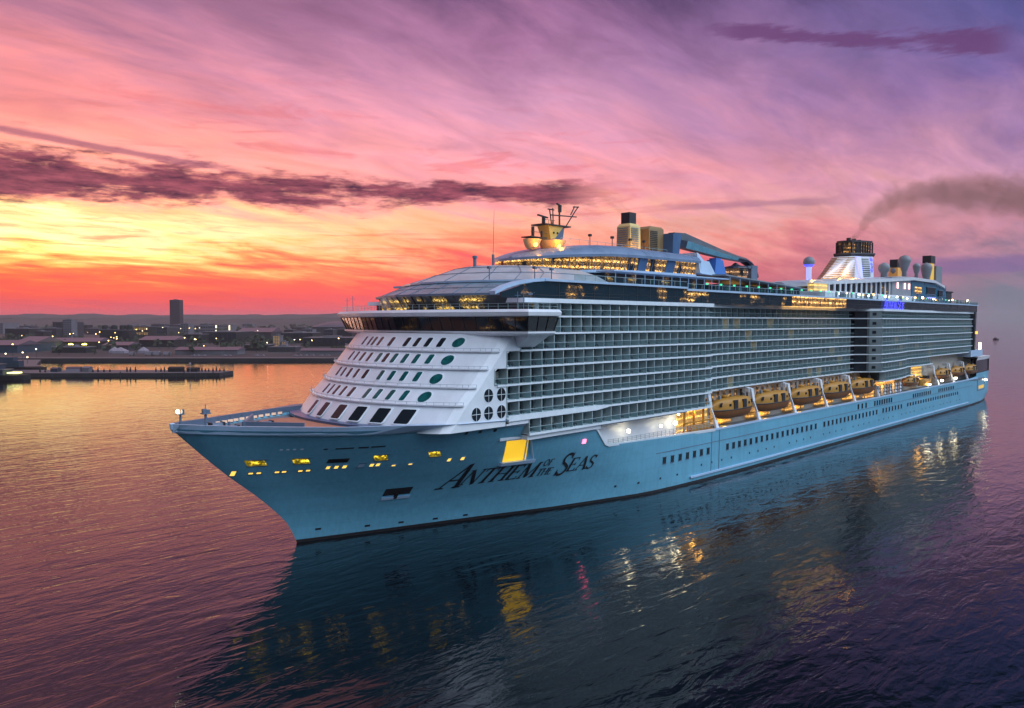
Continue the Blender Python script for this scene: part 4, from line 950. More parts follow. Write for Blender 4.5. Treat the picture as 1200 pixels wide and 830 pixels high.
for x0, x1, z0 in ((-9.7,-7.3,14.2),(-3.9,-1.9,14.2),(6.9,8.8,14.05),(15.4,17.3,13.95)):
    hull_panel('bow_opening', x0, x1, z0, z0+.95, M['yellowwin'], lean=-.75, frame=M['mast'])
for x in (-9.2,-8.2,-5.9,-5.0,-2.9,-1.9): hull_panel('mooring_light', x, x+.5, 12.8, 13.05, M['yellow'], frame=M['mast'])
for x in (.6,1.7,2.8,6.6,7.5): hull_panel('fairlead_opening', x, x+.45, 13.05, 13.5, M['yellow'], frame=M['white2'])
hull_panel('fairlead_opening', 4.9, 5.7, 13.0, 13.6, M['white2'], frame=M['mast'])
hull_panel('fairlead_opening', -11.3, -10.8, 12.6, 13.4, M['yellow'], frame=M['mast'])
for x in (10.0,12.6,19.0,21.4): hull_panel('fairlead_opening', x, x+.5, 12.8, 13.0 if x < 15 else 13.3, M['yellow'], frame=M['white2'])
hull_panel('vent_grille', 0.2, 3.0, 14.1, 14.8, M['black'])
for x in (-6.7,-5.9,-5.1,-4.2): hull_panel('draught_light', x, x+.35, 16.7, 16.9, M['band'])
for x, l_ in ((-1.3,.5),(.2,2.4),(3.2,1.4),(5.0,2.0)): hull_panel('name_plate', x, x+l_, 16.55, 16.75, M['black'])
hull_panel('anchor_recess', 11.6, 16.0, 6.9, 8.25, M['black'], off=.04)
hull_panel('anchor_shelf', 11.6, 16.2, 6.1, 6.6, M['white2'], off=.25)
hull_panel('anchor', 13.5, 14.0, 6.2, 7.2, M['black'], off=.32)
for x, z in ((2.6,1.75),(10.5,1.25),(16.2,1.1),(22.3,.95),(27.9,.9)): hull_panel('draught_mark', x, x+.9, z, z+.35, M['black_letter'], off=.04)
for x in (19.3,21.9,24.9): hull_panel('pipe_hole', x, x+.5, 17.6, 18.1, M['black'])
hull_panel('loading_door', 30.2, 35.0, 11.4, 15.5, emis('lit_door', (1.0,.58,.03), .78), off=.08, lean=-1.4, frame=M['white2'])
b = MB(); hull_quad(b, 29.6, 36.6, 10.75, 11.35, 0, .9); b.build('loading_platform', M['white2'], hull)
b = MB(); p0 = on_hull(33.9,15.5,.3); p1 = on_hull(36.3,11.4,.5); b.bar(p0, p1, .16, 0, 6); b.bar(on_hull(33.2,15.4,.2), on_hull(34.4,11.4,.3), .14, 0, 6); b.build('loading_frame', M['white2'], hull)
hull_panel('port_light', 47.9, 48.7, 13.0, 13.8, M['red'], off=.15)
for x in (60,66,73,79): hull_panel('draught_mark', x, x+.5, 2.6, 3.0, M['black_letter'], off=.04)
x = 73.6; i = 0
wins = []
while x < 222:
    if not (91.8 < x < 97) and not (150 < x < 152.5) and not (198 < x < 201): wins.append(x)
    x += 2.85 if x < 120 else 2.95; i += 1
for x in wins[:50]: hull_panel('hull_window', x, x+1.15, 5.85, 7.25, M['dark'], frame=M['mast'])
for x in [180,183.2,186.4]+[194+2.2*i for i in range(8)]: hull_panel('hull_window', x, x+1.2, 8.7, 10.3, M['dark'])
for x in [232+2.4*i for i in range(9)]+[262+2.4*i for i in range(9)]: hull_panel('hull_window', x, x+1.2, 8.6, 10.0, M['dark'])
for x in [226+2.9*i for i in range(22)]: hull_panel('hull_window', x, x+1.3, 6.0, 7.2, M['dark'])
for i in range(48):
    x = 84+i*4.4; hull_panel('porthole', x, x+.45, 3.5, 3.95, M['black'], off=.04) if i % 5 else None
b = MB(); n = 30
for i in range(n):
    xa, xc = 71+i*8, 71+(i+1)*8; hull_quad(b, xa, xc, 8.3, 8.45, 0, .05)
b.build('hull_seam', M['mast'], hull)
b = MB()
for i in range(22):
    xa, xc = 84+i*10, 94+i*10; hull_quad(b, xa, xc, 1.35, 1.75, 0, .35)
b.build('rubbing_strake', M['white2'], hull)
for xx in (92.6, 96.0):
    b = MB(); hull_quad(b, xx, xx+.2, 1.8, 11.0, 0, .06); b.build('shell_door_seam', M['mast'], hull)
for x, z in ((249,12.6),(264.5,13.2),(283,13.2),(336,9.6)):
    b = MB(); y = -(hb(x, min(z,12))+.55); b.box(x-.35,x+.35,y-.3,y+.5,z-.5,z+.1); b.build('hull_floodlight', M['lampw'], hull)
    l_ = bpy.data.lights.new("hull_floodlight_beam", 'SPOT'); l_.energy = 1100; l_.color = (1,.75,.35); l_.spot_size = R(75); l_.spot_blend = .8; l_.shadow_soft_size = .3
    o = bpy.data.objects.new("hull_floodlight_beam", l_); col.objects.link(o); o.location = (x, y-.6, z-.6); o.rotation_euler = (R(-16), 0, 0); o.parent = ship

# stern block
b = MB(); xs = [318,326,334,340,344,345.5]
for (xa, xc) in zip(xs, xs[1:]):
    a, c = hb(xa, 12)-.02, hb(xc, 12)-.02
    for s in (-1, 1):
        b.quad((xa,s*a,11.9),(xc,s*c,11.9),(xc,s*c,13.2),(xa,s*a,13.2),0); b.quad((xa,s*a,18.8),(xc,s*c,18.8),(xc,s*(c+.4),20.2),(xa,s*(a+.4),20.2),1)
        b.quad((xa,s*(a-.25),13.2),(xc,s*(c-.25),13.2),(xc,s*(c-.25),18.8),(xa,s*(a-.25),18.8),2)
b.poly([(345.5,-20,11.9),(345.5,20,11.9),(345.5,20,20.2),(345.5,-20,20.2)],2); b.poly([(318,-21.4,20.2),(345.7,-20.4,20.2),(345.7,20.4,20.2),(318,21.4,20.2)],1)
b.build('stern_block', [M['hull'], M['white'], M['glass_aft']], ship)
b = MB(); b.box(309,328,-21.3,-14,20.6,23.4); b.build('aft_platform', M['white2'], ship)
b = MB(); b.bar((331,-19.5,20.2),(331,-19.5,24.0),.35,0,8); b.bar((331,-19.5,22.2),(331,-19.5,26.4),.5,1,10); b.build('stern_light', [M['white'], emis("stern_glow", (1.0,.85,.35), 6)], ship)
b = MB(); b.box(315.6,317.3,-21.7,-20.6,30.4,31.6); b.build('aft_wall_lamp', emis("aft_lamp", (1.0,.5,.08), 1.5), ship)
b = MB()
for a_, c_ in (((320,5.4),(321,11.0)),((334.5,5.4),(335.3,11.0))): hull_quad(b, a_[0], c_[0], a_[1], c_[1], 0, .08)
hull_quad(b, 320, 335, 10.4, 10.9, 0, .08); hull_quad(b, 320, 335, 5.2, 5.6, 0, .08); b.build('shell_door_frame', M['mast'], hull)
hull_panel('lit_shell_opening', 323, 334, 6.0, 7.4, emis("shell_glow", (1.0,.55,.1), .35), off=.06)

# ------------------------------------------------ serif lettering
def stroke(b, pts, w0, w1=None, fn=None, n=1):
    w1 = w0 if w1 is None else w1; P = [Vector((p[0], p[1])) for p in pts]; L = []
    fine = []
    for a, c in zip(P, P[1:]):
        for i in range(n): fine.append(a.lerp(c, i/n))
    fine.append(P[-1]); k = len(fine)
    for i, p in enumerate(fine):
        d_ = (fine[min(i+1,k-1)]-fine[max(i-1,0)]).normalized(); nn = Vector((-d_.y, d_.x)); ww = w0+(w1-w0)*i/(k-1); L.append((p+nn*ww/2, p-nn*ww/2))
    for (a, c), (d_, e) in zip(L, L[1:]): b.poly([fn(*c), fn(*e), fn(*d_), fn(*a)])
TK, TN, SF = .17, .07, .055
def ser(x, y, w=.34): return ([(x-w/2,y),(x+w/2,y)], SF, SF)
def arc(cx, cy, rx, ry, a0, a1, n=10): return [(cx+rx*math.cos(R(a0+(a1-a0)*i/n)), cy+ry*math.sin(R(a0+(a1-a0)*i/n))) for i in range(n+1)]
GL = {
 'A': (.86,[([(.06,0),(.43,1)],TN,TN),([(.43,1),(.78,0)],TK,TK),([(.18,.34),(.66,.34)],SF,SF),ser(.07,.03),ser(.77,.03)]),
 'N': (.92,[([(.12,0),(.12,1)],TN,TN),([(.12,1),(.76,0)],TK,TK),([(.76,0),(.76,1)],TN,TN),ser(.13,.03,.28),ser(.1,.97,.24),ser(.76,.97,.28)]),
 'T': (.76,[([(.37,0),(.37,1)],TK,TK),([(.02,.96),(.72,.96)],.08,.08),([(.04,1),(.04,.78)],SF,SF),([(.7,1),(.7,.78)],SF,SF),ser(.37,.03,.36)]),
 'H': (.92,[([(.15,0),(.15,1)],TK,TK),([(.75,0),(.75,1)],TK,TK),([(.15,.52),(.75,.52)],SF,SF),ser(.15,.03),ser(.15,.97),ser(.75,.03),ser(.75,.97)]),
 'E': (.74,[([(.15,0),(.15,1)],TK,TK),([(.1,.965),(.62,.965)],.07,.07),([(.15,.52),(.5,.52)],SF,SF),([(.1,.035),(.64,.035)],.07,.07),([(.62,1),(.62,.8)],SF,SF),([(.64,0),(.64,.22)],SF,SF),([(.5,.62),(.5,.42)],SF,SF)]),
 'M': (1.08,[([(.12,0),(.16,1)],TN,TN),([(.16,1),(.52,.05)],TK,TK),([(.52,.05),(.86,1)],TN,TN),([(.86,1),(.92,0)],TK,TK),ser(.12,.03,.26),ser(.92,.03,.32),ser(.12,.97,.2),ser(.9,.97,.24)]),
 'O': (.9,[(arc(.43,.5,.34,.47,90,270),.1,.16),(arc(.43,.5,.34,.47,270,450),.1,.16)]),
 'F': (.66,[([(.15,0),(.15,1)],TK,TK),([(.1,.965),(.58,.965)],.07,.07),([(.15,.52),(.46,.52)],SF,SF),([(.58,1),(.58,.8)],SF,SF),ser(.15,.03)]),
 'S': (.66,[(arc(.31,.74,.22,.23,25,180,8)+[(.16,.58),(.32,.5),(.46,.4)]+arc(.3,.25,.24,.23,30,-155,9),.11,.11),([(.52,1),(.51,.74)],SF,SF),([(.06,.26),(.06,0)],SF,SF)]),
}
def letters(text, x0, z0, h, place, name, mt, parent, shear=.28, xs=1.0):
    x = x0
    for ch in text:
        if ch == ' ': x += .4*h*xs; continue
        wdt, sts = GL[ch]; b = MB()
        for pts, a_, c_ in sts:
            stroke(b, pts, a_, c_, lambda u, v: place(x+(u*xs+v*shear)*h, z0+v*h), 3)
        b.build('letter', mt, parent); x += wdt*h*xs
    return x
pn = empty('ship_name'); pn.parent = hull
hp = lambda x, z: on_hull(x, z, .09)
x = letters('A', 20.4, 7.1, 4.6, hp, 'l', M['black_letter'], pn, .42, .95)
x = letters('NTHEM', x-.1, 7.5, 2.9, hp, 'l', M['black_letter'], pn, .36, 1.14)
letters('OF', x+1.0, 9.5, 1.25, hp, 'l', M['black_letter'], pn, .3, 1.1); letters('THE', x+.4, 7.6, 1.4, hp, 'l', M['black_letter'], pn, .3, 1.0)
x = letters('S', x+4.6, 7.1, 4.3, hp, 'l', M['black_letter'], pn, .3, 1.0)
x = letters('EAS', x-.2, 7.6, 2.7, hp, 'l', M['black_letter'], pn, .3, 1.1)
sn = empty('lit_name_sign'); sn.parent = ship
sp = lambda x, z: (x, -21.95, z)
x = letters('A', 201, 40.1, 3.3, sp, 'l', M['blueglow'], sn, .2, .9); x = letters('NTHEM', x, 40.1, 2.3, sp, 'l', M['blueglow'], sn, .2, .85)
x = letters('OF', x+.4, 41.2, 1.1, sp, 'l', M['blueglow'], sn, .2, .8); x = letters('THE', x-1.9, 40.0, 1.0, sp, 'l', M['blueglow'], sn, .2, .8)
x = letters('S', x+.3, 40.1, 3.3, sp, 'l', M['blueglow'], sn, .2, .9); x = letters('EAS', x, 40.1, 2.3, sp, 'l', M['blueglow'], sn, .2, .85)

# ------------------------------------------------ lifeboats (hang from the davits: things of their own)
def make_lifeboat():
    t_ = empty('lifeboat')
    L2 = 8.8; n = 15
    def hw(u): return 2.25*max(.03, 1-abs(u)**3.2)
    def secl(u):
        w_ = hw(u); keel = -2.1*(1-abs(u)**4*.75); x_ = u*L2
        return [(x_,-w_,.0),(x_,-w_*.97,keel*.45),(x_,-w_*.6,keel*.88),(x_,0,keel),(x_,w_*.6,keel*.88),(x_,w_*.97,keel*.45),(x_,w_,.0)]
    def secu(u):
        w_ = hw(u)*.98; top = 2.35*(1-abs(u)**5*.6); x_ = u*L2*.985
        return [(x_,-w_,.0),(x_,-w_*.96,top*.55),(x_,-w_*.8,top*.86),(x_,-w_*.4,top),(x_,w_*.4,top),(x_,w_*.8,top*.86),(x_,w_*.96,top*.55),(x_,w_,.0)]
    us = [-1+2*i/(n-1) for i in range(n)]
    b = MB(); b.loft([secl(u) for u in us], closed=True); b.build('hull', M['boatlow'], t_, smooth=True, autos=50)
    b = MB(); b.loft([secu(u) for u in us], closed=True); c = b.build('canopy', M['boat'], t_, smooth=True, autos=50)
    b = MB()
    for s in (-1, 1): b.path([(u*L2*1.0, s*(hw(u)+.06), .02) for u in us], .12, 0, 5)
    b.build('gunwale', M['black'], t_)
    for x_, w_, h_ in ((-6.6,.9,.8),(-3.9,.7,.5),(4.2,.7,.5),(6.3,.9,.8)):
        b = MB(); yy = hw(x_/L2)*.95
        b.box(x_-w_/2, x_+w_/2, -yy-.06, -yy+.1, .75, .75+h_); b.box(x_-w_/2, x_+w_/2, yy-.1, yy+.06, .75, .75+h_); b.build('window', M['dark'], c)
    for x_ in (-1.9,1.9):
        b = MB(); b.box(x_-.75,x_+.75,-2.32,-1.9,.15,1.9); b.build('door', M['black'], c)
    for x_ in (-5.4,5.4):
        b = MB(); b.box(x_-.3,x_+.3,-.3,.3,2.1,2.9); b.bar((x_,0,2.9),(x_,0,4.3),.07,0,5); b.build('lifting_hook', M['grey'], t_)
    b = MB(); b.lathe((-3.0,0,2.2), [(.9,0),(.9,.5),(.6,.7),(.05,.75)], n=12); b.build('conning_hatch', M['boat'], c)
    return t_
lb = make_lifeboat(); wh = ['foremost lifeboat, beside the brightly lit yellow deck recess','second lifeboat from the bow end of the row','middle lifeboat of the front row of five','fourth lifeboat from the bow end of the row','lifeboat just ahead of the orange lit recess with white rafts',
   'small lifeboat aft of the white liferaft racks','lifeboat just behind the tall white davit near the stern','second lifeboat from the stern under the balconies','aftmost lifeboat beside the stern block']
spots = [(105.4,0),(126.2,0),(147,0),(168,0),(188.8,0),(238,0),(273.3,0),(293.5,0),(313,0)]
for i, (x, _) in enumerate(spots):
    o = lb if i == 0 else copy_tree(lb)
    o.location = (x, -20.0, 15.1 if i < 5 else 14.9); o.scale = (1.12,1,1.14) 
    if i == 5: o.location = (236, -19.8, 14.0); o.scale = (.8,.85,.8)
    if i > 5: o.scale = (.92,1,.95)
    tag(o, 'enclosed yellow orange '+wh[i], 'lifeboat', 'lifeboats hanging along the port side')
b = MB(); b.loft([[(x_,-1.9*(1-abs(x_/5.5)**3)-.05,0),(x_,-1.6*(1-abs(x_/5.5)**3),-1.3),(x_,1.6*(1-abs(x_/5.5)**3),-1.3),(x_,1.9*(1-abs(x_/5.5)**3)+.05,0),(x_,1.2*(1-abs(x_/5.5)**3)+.04,1.3),(x_,-1.2*(1-abs(x_/5.5)**3)-.04,1.3)] for x_ in [-5.4,-4.5,-3,-1.5,0,1.5,3,4.5,5.4]])
rb = empty('rescue_boat', (251,-20,13.2)); b.build('hull', M['boat'], rb, smooth=True, autos=50); b = MB(); b.box(-1,2,-1.3,1.3,1.2,2.4); b.build('cabin', M['dark'], rb)
tag(rb, 'small brightly lit orange rescue boat ahead of the tall white davit', 'boat')

# ================================================================== smoke
b = MB(); cps = [((224,-1,65.6),1.4),((229.6,-2,67.5),2.0),((236,-2,71.7),3.0),((248,-2,78.7),5.2),((266.6,-2,85.0),8.2),((303,-2,91.5),11),((354,-3,98),14),((418,-4,105),17),((500,-6,113),21),((600,-8,120),25),((700,-8,126),28)]
rings = []
for i, ((x, y, z), r) in enumerate(cps):
    p0 = Vector(cps[max(i-1,0)][0]); p1 = Vector(cps[min(i+1,len(cps)-1)][0]); d_ = (p1-p0).normalized(); sd_ = Vector((0,1,0)); up_ = sd_.cross(d_).normalized()*-1
    rings.append([tuple(Vector((x,y,z))+(sd_*math.cos(a)+up_*math.sin(a))*r) for a in [2*math.pi*k/14 for k in range(14)]])
b.loft(rings)
sm = bpy.data.materials.new("smoke_volume"); sm.use_nodes = True; q = NT(sm.node_tree); q.n.clear()
pv = q.n.new('ShaderNodeVolumePrincipled'); pv.inputs['Color'].default_value = (.50,.29,.23,1); pv.inputs['Anisotropy'].default_value = .2
g = q.n.new('ShaderNodeNewGeometry'); P_ = g.outputs['Position']; x_, y_, z_ = q.sep(P_)
cz = q.ramp(q.m('DIVIDE', q.m('SUBTRACT', x_, 220), 480, clamp=True), [((c[0][0]-220)/480.0 if c[0][0] > 220 else 0, (c[0][2]/130,)*3) for c in cps])
cr = q.ramp(q.m('DIVIDE', q.m('SUBTRACT', x_, 220), 480, clamp=True), [((c[0][0]-220)/480.0, (c[1]/40,)*3) for c in cps])
dzv = q.m('SUBTRACT', z_, q.m('MULTIPLY', cz, 130)); rad = q.m('MULTIPLY', cr, 40)
nn_ = q.noise(q.mapping(P_, scale=(.7,1,1)), .07, 8, .66, 1.0)
dist_ = q.m('DIVIDE', q.m('SQRT', q.m('ADD', q.m('MULTIPLY', dzv, dzv), q.m('MULTIPLY', q.m('ADD', y_, 2), q.m('ADD', y_, 2)))), rad)
body = q.maprange(q.m('ADD', q.m('SUBTRACT', 1.0, dist_), q.m('MULTIPLY', q.m('SUBTRACT', nn_, .5), 2.6)), .25, .8, 0, 1, True)
dens = q.m('MULTIPLY', body, q.m('DIVIDE', .33, rad)); q.l.new(dens, pv.inputs['Density'])
mo = q.n.new('ShaderNodeOutputMaterial'); q.l.new(pv.outputs[0], mo.inputs['Volume'])
sm.cycles.volume_step_rate = 1.0
tag(b.build('smoke', sm), 'thin brown smoke plume drifting aft from the main funnel', 'smoke', kind='stuff')
exec_city = True
# ================================================================== shore, docks and town (left, beyond the water)
O = Vector((-63.607, -111.542, 0))
def at(r, d, z=0.0):          # r metres along the shore line, d metres out from the near bank of the channel's reference point
    p = O+RT*r+FW*d; return (p.x, p.y, z)
RZ = math.atan2(RT.y, RT.x)
C = {}
C['quay'] = mat("quay_concrete", lin(86,80,86)[:3], .8, var=.2, vs=.05)
C['quaywall'] = mat("quay_wall", (.03,.027,.03), .8, var=.3, vs=.1)
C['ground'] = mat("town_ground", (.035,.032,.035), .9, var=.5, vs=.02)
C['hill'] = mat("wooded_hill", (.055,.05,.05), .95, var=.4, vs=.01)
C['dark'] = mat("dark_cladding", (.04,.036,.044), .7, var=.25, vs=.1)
C['darker'] = mat("blackish_brick", (.02,.018,.02), .8, var=.3, vs=.1)  # very dark even base tone
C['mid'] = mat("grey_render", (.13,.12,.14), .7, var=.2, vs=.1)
C['pale'] = mat("pale_roof_sheet", lin(92,80,90)[:3], .5, var=.15, vs=.1)
C['blue'] = mat("blue_grey_cladding", lin(48,62,76)[:3], .5, var=.2, vs=.1)
C['wht'] = mat("white_panel", lin(140,130,142)[:3], .5, var=.1)
C['win'] = mat("office_glass", (.03,.035,.05), .15, var=.2)
C['veg'] = mat("tree_foliage", (.04,.045,.03), .9, var=.4, vs=.3)
C['lampy'] = emis("yellow_street_light", (1.0,.66,.12), 14)
C['lampw'] = emis("white_street_light", (1.0,.80,.5), 9)
C['winlit'] = lit_glass("lit_offices", (1.0,.75,.3), 1.6, .8, (.25,.25,.35), seed=31, base=(.08,.07,.06))
# land
b = MB(); pts = [(-3500,678),(-480,680),(-250,682),(0,684),(230,688),(420,720),(900,1500),(2500,4500),(2500,9000),(-9000,9000),(-9000,678)]
gv = [at(r, d_) for r, d_ in pts]
b.prism([(p[0],p[1]) for p in gv], -2, 3.0, 0); tag(b.build('ground', C['ground']), kind='structure')
b = MB(); q0 = [at(r, d_) for r, d_ in ((-2000,676),(-250,680.5),(230,686),(232,704),(-250,700),(-2000,700))]
b.prism([(p[0],p[1]) for p in q0], -2, 3.12, 1, 0); tag(b.build('quay', [C['quay'], C['quaywall']]), kind='structure')
# jetty in front of it
b = MB(); q0 = [at(r, d_) for r, d_ in ((-600,488),(-190,498),(-189,520),(-215,528),(-600,532))]
b.prism([(p[0],p[1]) for p in q0], -2, 2.4, 1, 0); tag(b.build('pier', [C['quay'], C['quaywall']]), 'long low concrete pier with dark sides reaching out from the left', 'pier')
b = MB(); q0 = [at(r, d_) for r, d_ in ((-700,560),(-352,575),(-372,600),(-415,676),(-700,676))]
b.prism([(p[0],p[1]) for p in q0], -2, 2.2, 1, 0); tag(b.build('dock_ground', [C['quay'], C['quaywall']]), kind='structure')
# hills
def ridge(name, d_, h0, seed, r0=-6500, r1=2000, w_=1400, amp=.35, endr=None):
    b = MB(); n = 220; rnd = random.Random(seed); prof_ = []
    ph = [rnd.random()*6.28 for _ in range(8)]
    rings = []
    for i in range(n+1):
        r = r0+(r1-r0)*i/n; u = r/1000.0
        h = h0*(1+amp*(.5*math.sin(u*.9+ph[0])+.3*math.sin(u*2.3+ph[1])+.12*math.sin(u*6.1+ph[2])))+rnd.random()*9*rnd.random()+3*math.sin(u*17+ph[3])
        if endr and r > endr: h *= max(.02, 1-((r-endr)/1500.0))
        rings.append([at(r,d_,2),at(r,d_+w_*.35,h*.62),at(r,d_+w_*.6,h*.97),at(r,d_+w_*.75,h),at(r,d_+w_*1.2,h*.7),at(r,d_+w_*2,2)])
    b.loft(rings, closed=False, cap0=False, cap1=False); tag(b.build(name, C['hill'], smooth=False), kind='structure')
ridge('hills', 4600, 84, 3, amp=.12, endr=1200); ridge('hills', 3300, 44, 9, w_=900, amp=.3, endr=900)

def bld(name, label, cat, r, d_, w_, dep, h, m, windows=None, roof=None, extra=None, z0=3.0, bands=0, group=None):
    """a building with its front face towards the water: wall, roof, window rows"""
    t_ = empty(name, at(r, d_, z0), RZ); tag(t_, label, cat, group)
    b = MB(); b.box(-w_/2, w_/2, 0, dep, 0, h); b.build('wall', m, t_)
    b = MB()
    if roof == 'gable': b.loft([[(-w_/2-1,-1,h),(-w_/2-1,dep/2,h+w_*0+max(1.5,dep*.12)),(-w_/2-1,dep+1,h)],[(w_/2+1,-1,h),(w_/2+1,dep/2,h+max(1.5,dep*.12)),(w_/2+1,dep+1,h)]])
    elif roof == 'vault':
        b.loft([[(x, -1, h)]+[(x, dep/2-math.cos(math.pi*i/8)*(dep/2+1), h+math.sin(math.pi*i/8)*dep*.14*(1-(abs(x)/(w_/2+1))**2*.8)) for i in range(9)] for x in [(-1+2*i/10)*(w_/2+.5) for i in range(11)]])
    else: b.box(-w_/2-.3, w_/2+.3, -.3, dep+.3, h, h+.8); b.box(-w_*.2, w_*.1, dep*.3, dep*.7, h+.8, h+2.6)
    b.build('roof', (C['pale'] if roof in ('gable','vault') else C['mid']), t_)
    if windows:
        nx, nz, mw = windows
        b = MB(); b.box(-w_/nx*.3, w_/nx*.3, -.12, .1, 0, h/nz*.5); w0 = b.build('window', mw, t_); first_ = True
        for j in range(nz):
            for i in range(nx):
                o = w0 if first_ else w0.copy()
                if not first_: col.objects.link(o)
                first_ = False; o.location = (-w_/2+w_*(i+.5)/nx, 0, h*(j+.35)/nz)
    return t_
def rx(px, d_): return (px-600)/900*d_        # lateral metres for a bearing
def B(px0, px1, ztop, d_, dep, name, label, cat, m, **k):
    return bld(name, label, cat, rx((px0+px1)/2, d_), d_, (px1-px0)/900*d_, dep, ztop-3, m, **k)
W = C['win']
# tallest tower and the blocks near it
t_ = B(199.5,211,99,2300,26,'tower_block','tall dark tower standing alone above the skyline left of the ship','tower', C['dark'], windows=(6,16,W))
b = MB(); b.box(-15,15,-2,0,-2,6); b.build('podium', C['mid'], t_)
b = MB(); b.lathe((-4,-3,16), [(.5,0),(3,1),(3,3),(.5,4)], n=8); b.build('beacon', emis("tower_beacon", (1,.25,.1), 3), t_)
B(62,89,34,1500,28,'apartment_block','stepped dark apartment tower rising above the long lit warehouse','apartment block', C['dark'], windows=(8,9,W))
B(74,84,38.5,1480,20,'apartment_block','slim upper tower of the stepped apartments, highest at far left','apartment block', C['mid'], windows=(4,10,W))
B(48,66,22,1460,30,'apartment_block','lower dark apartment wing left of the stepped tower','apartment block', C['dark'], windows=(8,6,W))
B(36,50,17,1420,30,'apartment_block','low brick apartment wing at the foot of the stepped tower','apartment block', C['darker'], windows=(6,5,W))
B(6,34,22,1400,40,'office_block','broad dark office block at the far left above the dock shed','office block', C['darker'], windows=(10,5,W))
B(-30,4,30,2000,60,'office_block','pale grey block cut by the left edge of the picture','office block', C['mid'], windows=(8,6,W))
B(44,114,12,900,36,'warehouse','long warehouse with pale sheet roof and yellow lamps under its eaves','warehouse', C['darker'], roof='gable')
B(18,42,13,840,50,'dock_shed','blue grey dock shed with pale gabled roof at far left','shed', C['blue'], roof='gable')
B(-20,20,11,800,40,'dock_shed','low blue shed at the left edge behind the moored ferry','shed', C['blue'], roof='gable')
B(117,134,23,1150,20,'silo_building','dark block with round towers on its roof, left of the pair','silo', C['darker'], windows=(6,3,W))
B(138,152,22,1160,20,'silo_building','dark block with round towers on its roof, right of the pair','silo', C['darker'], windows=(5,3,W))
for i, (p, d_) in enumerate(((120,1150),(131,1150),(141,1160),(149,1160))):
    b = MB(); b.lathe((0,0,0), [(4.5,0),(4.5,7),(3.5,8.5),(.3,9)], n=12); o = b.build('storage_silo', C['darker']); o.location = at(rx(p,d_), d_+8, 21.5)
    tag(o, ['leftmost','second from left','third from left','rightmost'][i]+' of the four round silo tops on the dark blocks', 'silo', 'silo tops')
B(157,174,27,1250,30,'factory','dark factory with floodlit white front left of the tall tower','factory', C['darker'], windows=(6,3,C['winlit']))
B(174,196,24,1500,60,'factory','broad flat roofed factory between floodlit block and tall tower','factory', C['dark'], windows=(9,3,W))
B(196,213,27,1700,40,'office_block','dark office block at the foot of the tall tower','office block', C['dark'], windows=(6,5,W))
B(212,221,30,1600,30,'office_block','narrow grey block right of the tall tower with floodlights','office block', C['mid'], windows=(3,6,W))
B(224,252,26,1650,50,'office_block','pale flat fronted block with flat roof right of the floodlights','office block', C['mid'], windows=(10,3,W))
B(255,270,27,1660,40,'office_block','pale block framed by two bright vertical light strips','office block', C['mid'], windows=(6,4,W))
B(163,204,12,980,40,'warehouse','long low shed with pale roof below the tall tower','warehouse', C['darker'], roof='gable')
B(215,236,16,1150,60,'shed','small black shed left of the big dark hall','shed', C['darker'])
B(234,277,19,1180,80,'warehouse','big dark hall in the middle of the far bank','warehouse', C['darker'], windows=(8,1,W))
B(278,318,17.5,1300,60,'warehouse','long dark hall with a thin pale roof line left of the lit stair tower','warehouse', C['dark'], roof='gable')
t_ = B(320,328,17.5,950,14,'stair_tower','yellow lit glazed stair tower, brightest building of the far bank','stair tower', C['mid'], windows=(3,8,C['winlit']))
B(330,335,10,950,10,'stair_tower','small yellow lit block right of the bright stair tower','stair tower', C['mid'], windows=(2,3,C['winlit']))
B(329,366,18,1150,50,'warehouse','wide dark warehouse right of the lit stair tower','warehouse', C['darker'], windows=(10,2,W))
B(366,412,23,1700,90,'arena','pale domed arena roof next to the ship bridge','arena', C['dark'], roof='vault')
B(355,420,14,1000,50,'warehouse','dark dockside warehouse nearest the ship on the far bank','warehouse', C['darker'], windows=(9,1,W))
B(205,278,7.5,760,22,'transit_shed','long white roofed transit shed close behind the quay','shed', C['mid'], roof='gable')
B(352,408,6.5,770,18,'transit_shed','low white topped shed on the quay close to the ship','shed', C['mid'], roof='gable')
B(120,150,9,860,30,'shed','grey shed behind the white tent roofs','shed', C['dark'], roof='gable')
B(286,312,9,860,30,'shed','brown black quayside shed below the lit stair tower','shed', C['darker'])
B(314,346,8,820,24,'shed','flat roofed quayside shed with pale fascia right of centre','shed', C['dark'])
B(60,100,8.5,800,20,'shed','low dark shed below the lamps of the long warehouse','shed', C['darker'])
rnd = random.Random(5)
desc = ['brown','grey','black','pale','slate','brick','mauve']; kinds = ['flat roofed house block','gabled terrace','office slab','shed with tall door','workshop','stores building']
nb = [ (10,2600,'far left below the hill'),(30,2300,'behind the dark office block at far left'),(95,2100,'right of the stepped apartment tower'),(108,1900,'left of the silo blocks'),(128,2500,'behind the left silo block'),(150,2300,'behind the right silo block'),
       (168,2700,'behind the floodlit factory'),(185,2200,'left behind the tall tower'),(224,2600,'right behind the tall tower'),(240,2300,'behind the pale flat fronted block'),(278,2000,'right of the vertical light strips'),
       (290,2500,'below the far hill crest'),(303,1700,'behind the long pale roof line'),(316,2200,'behind the lit stair tower'),(338,1800,'right of and behind the stair tower'),(350,2600,'left of the arena roof, high up'),(360,1450,'left of and below the arena roof'),(385,1350,'below the arena roof'),(404,1400,'behind the ship bow front, by the arena')]
for i, (p, d_, where) in enumerate(nb):
    wpx = rnd.uniform(9, 17); h = rnd.uniform(13, 26)*(d_/2000)**.5
    B(p-wpx/2, p+wpx/2, h, d_, 30, 'town_building', rnd.choice(desc)+' '+rnd.choice(kinds)+' '+where, 'building', rnd.choice([C['dark'],C['darker'],C['mid']]), windows=(5,3,W), group='small town buildings')
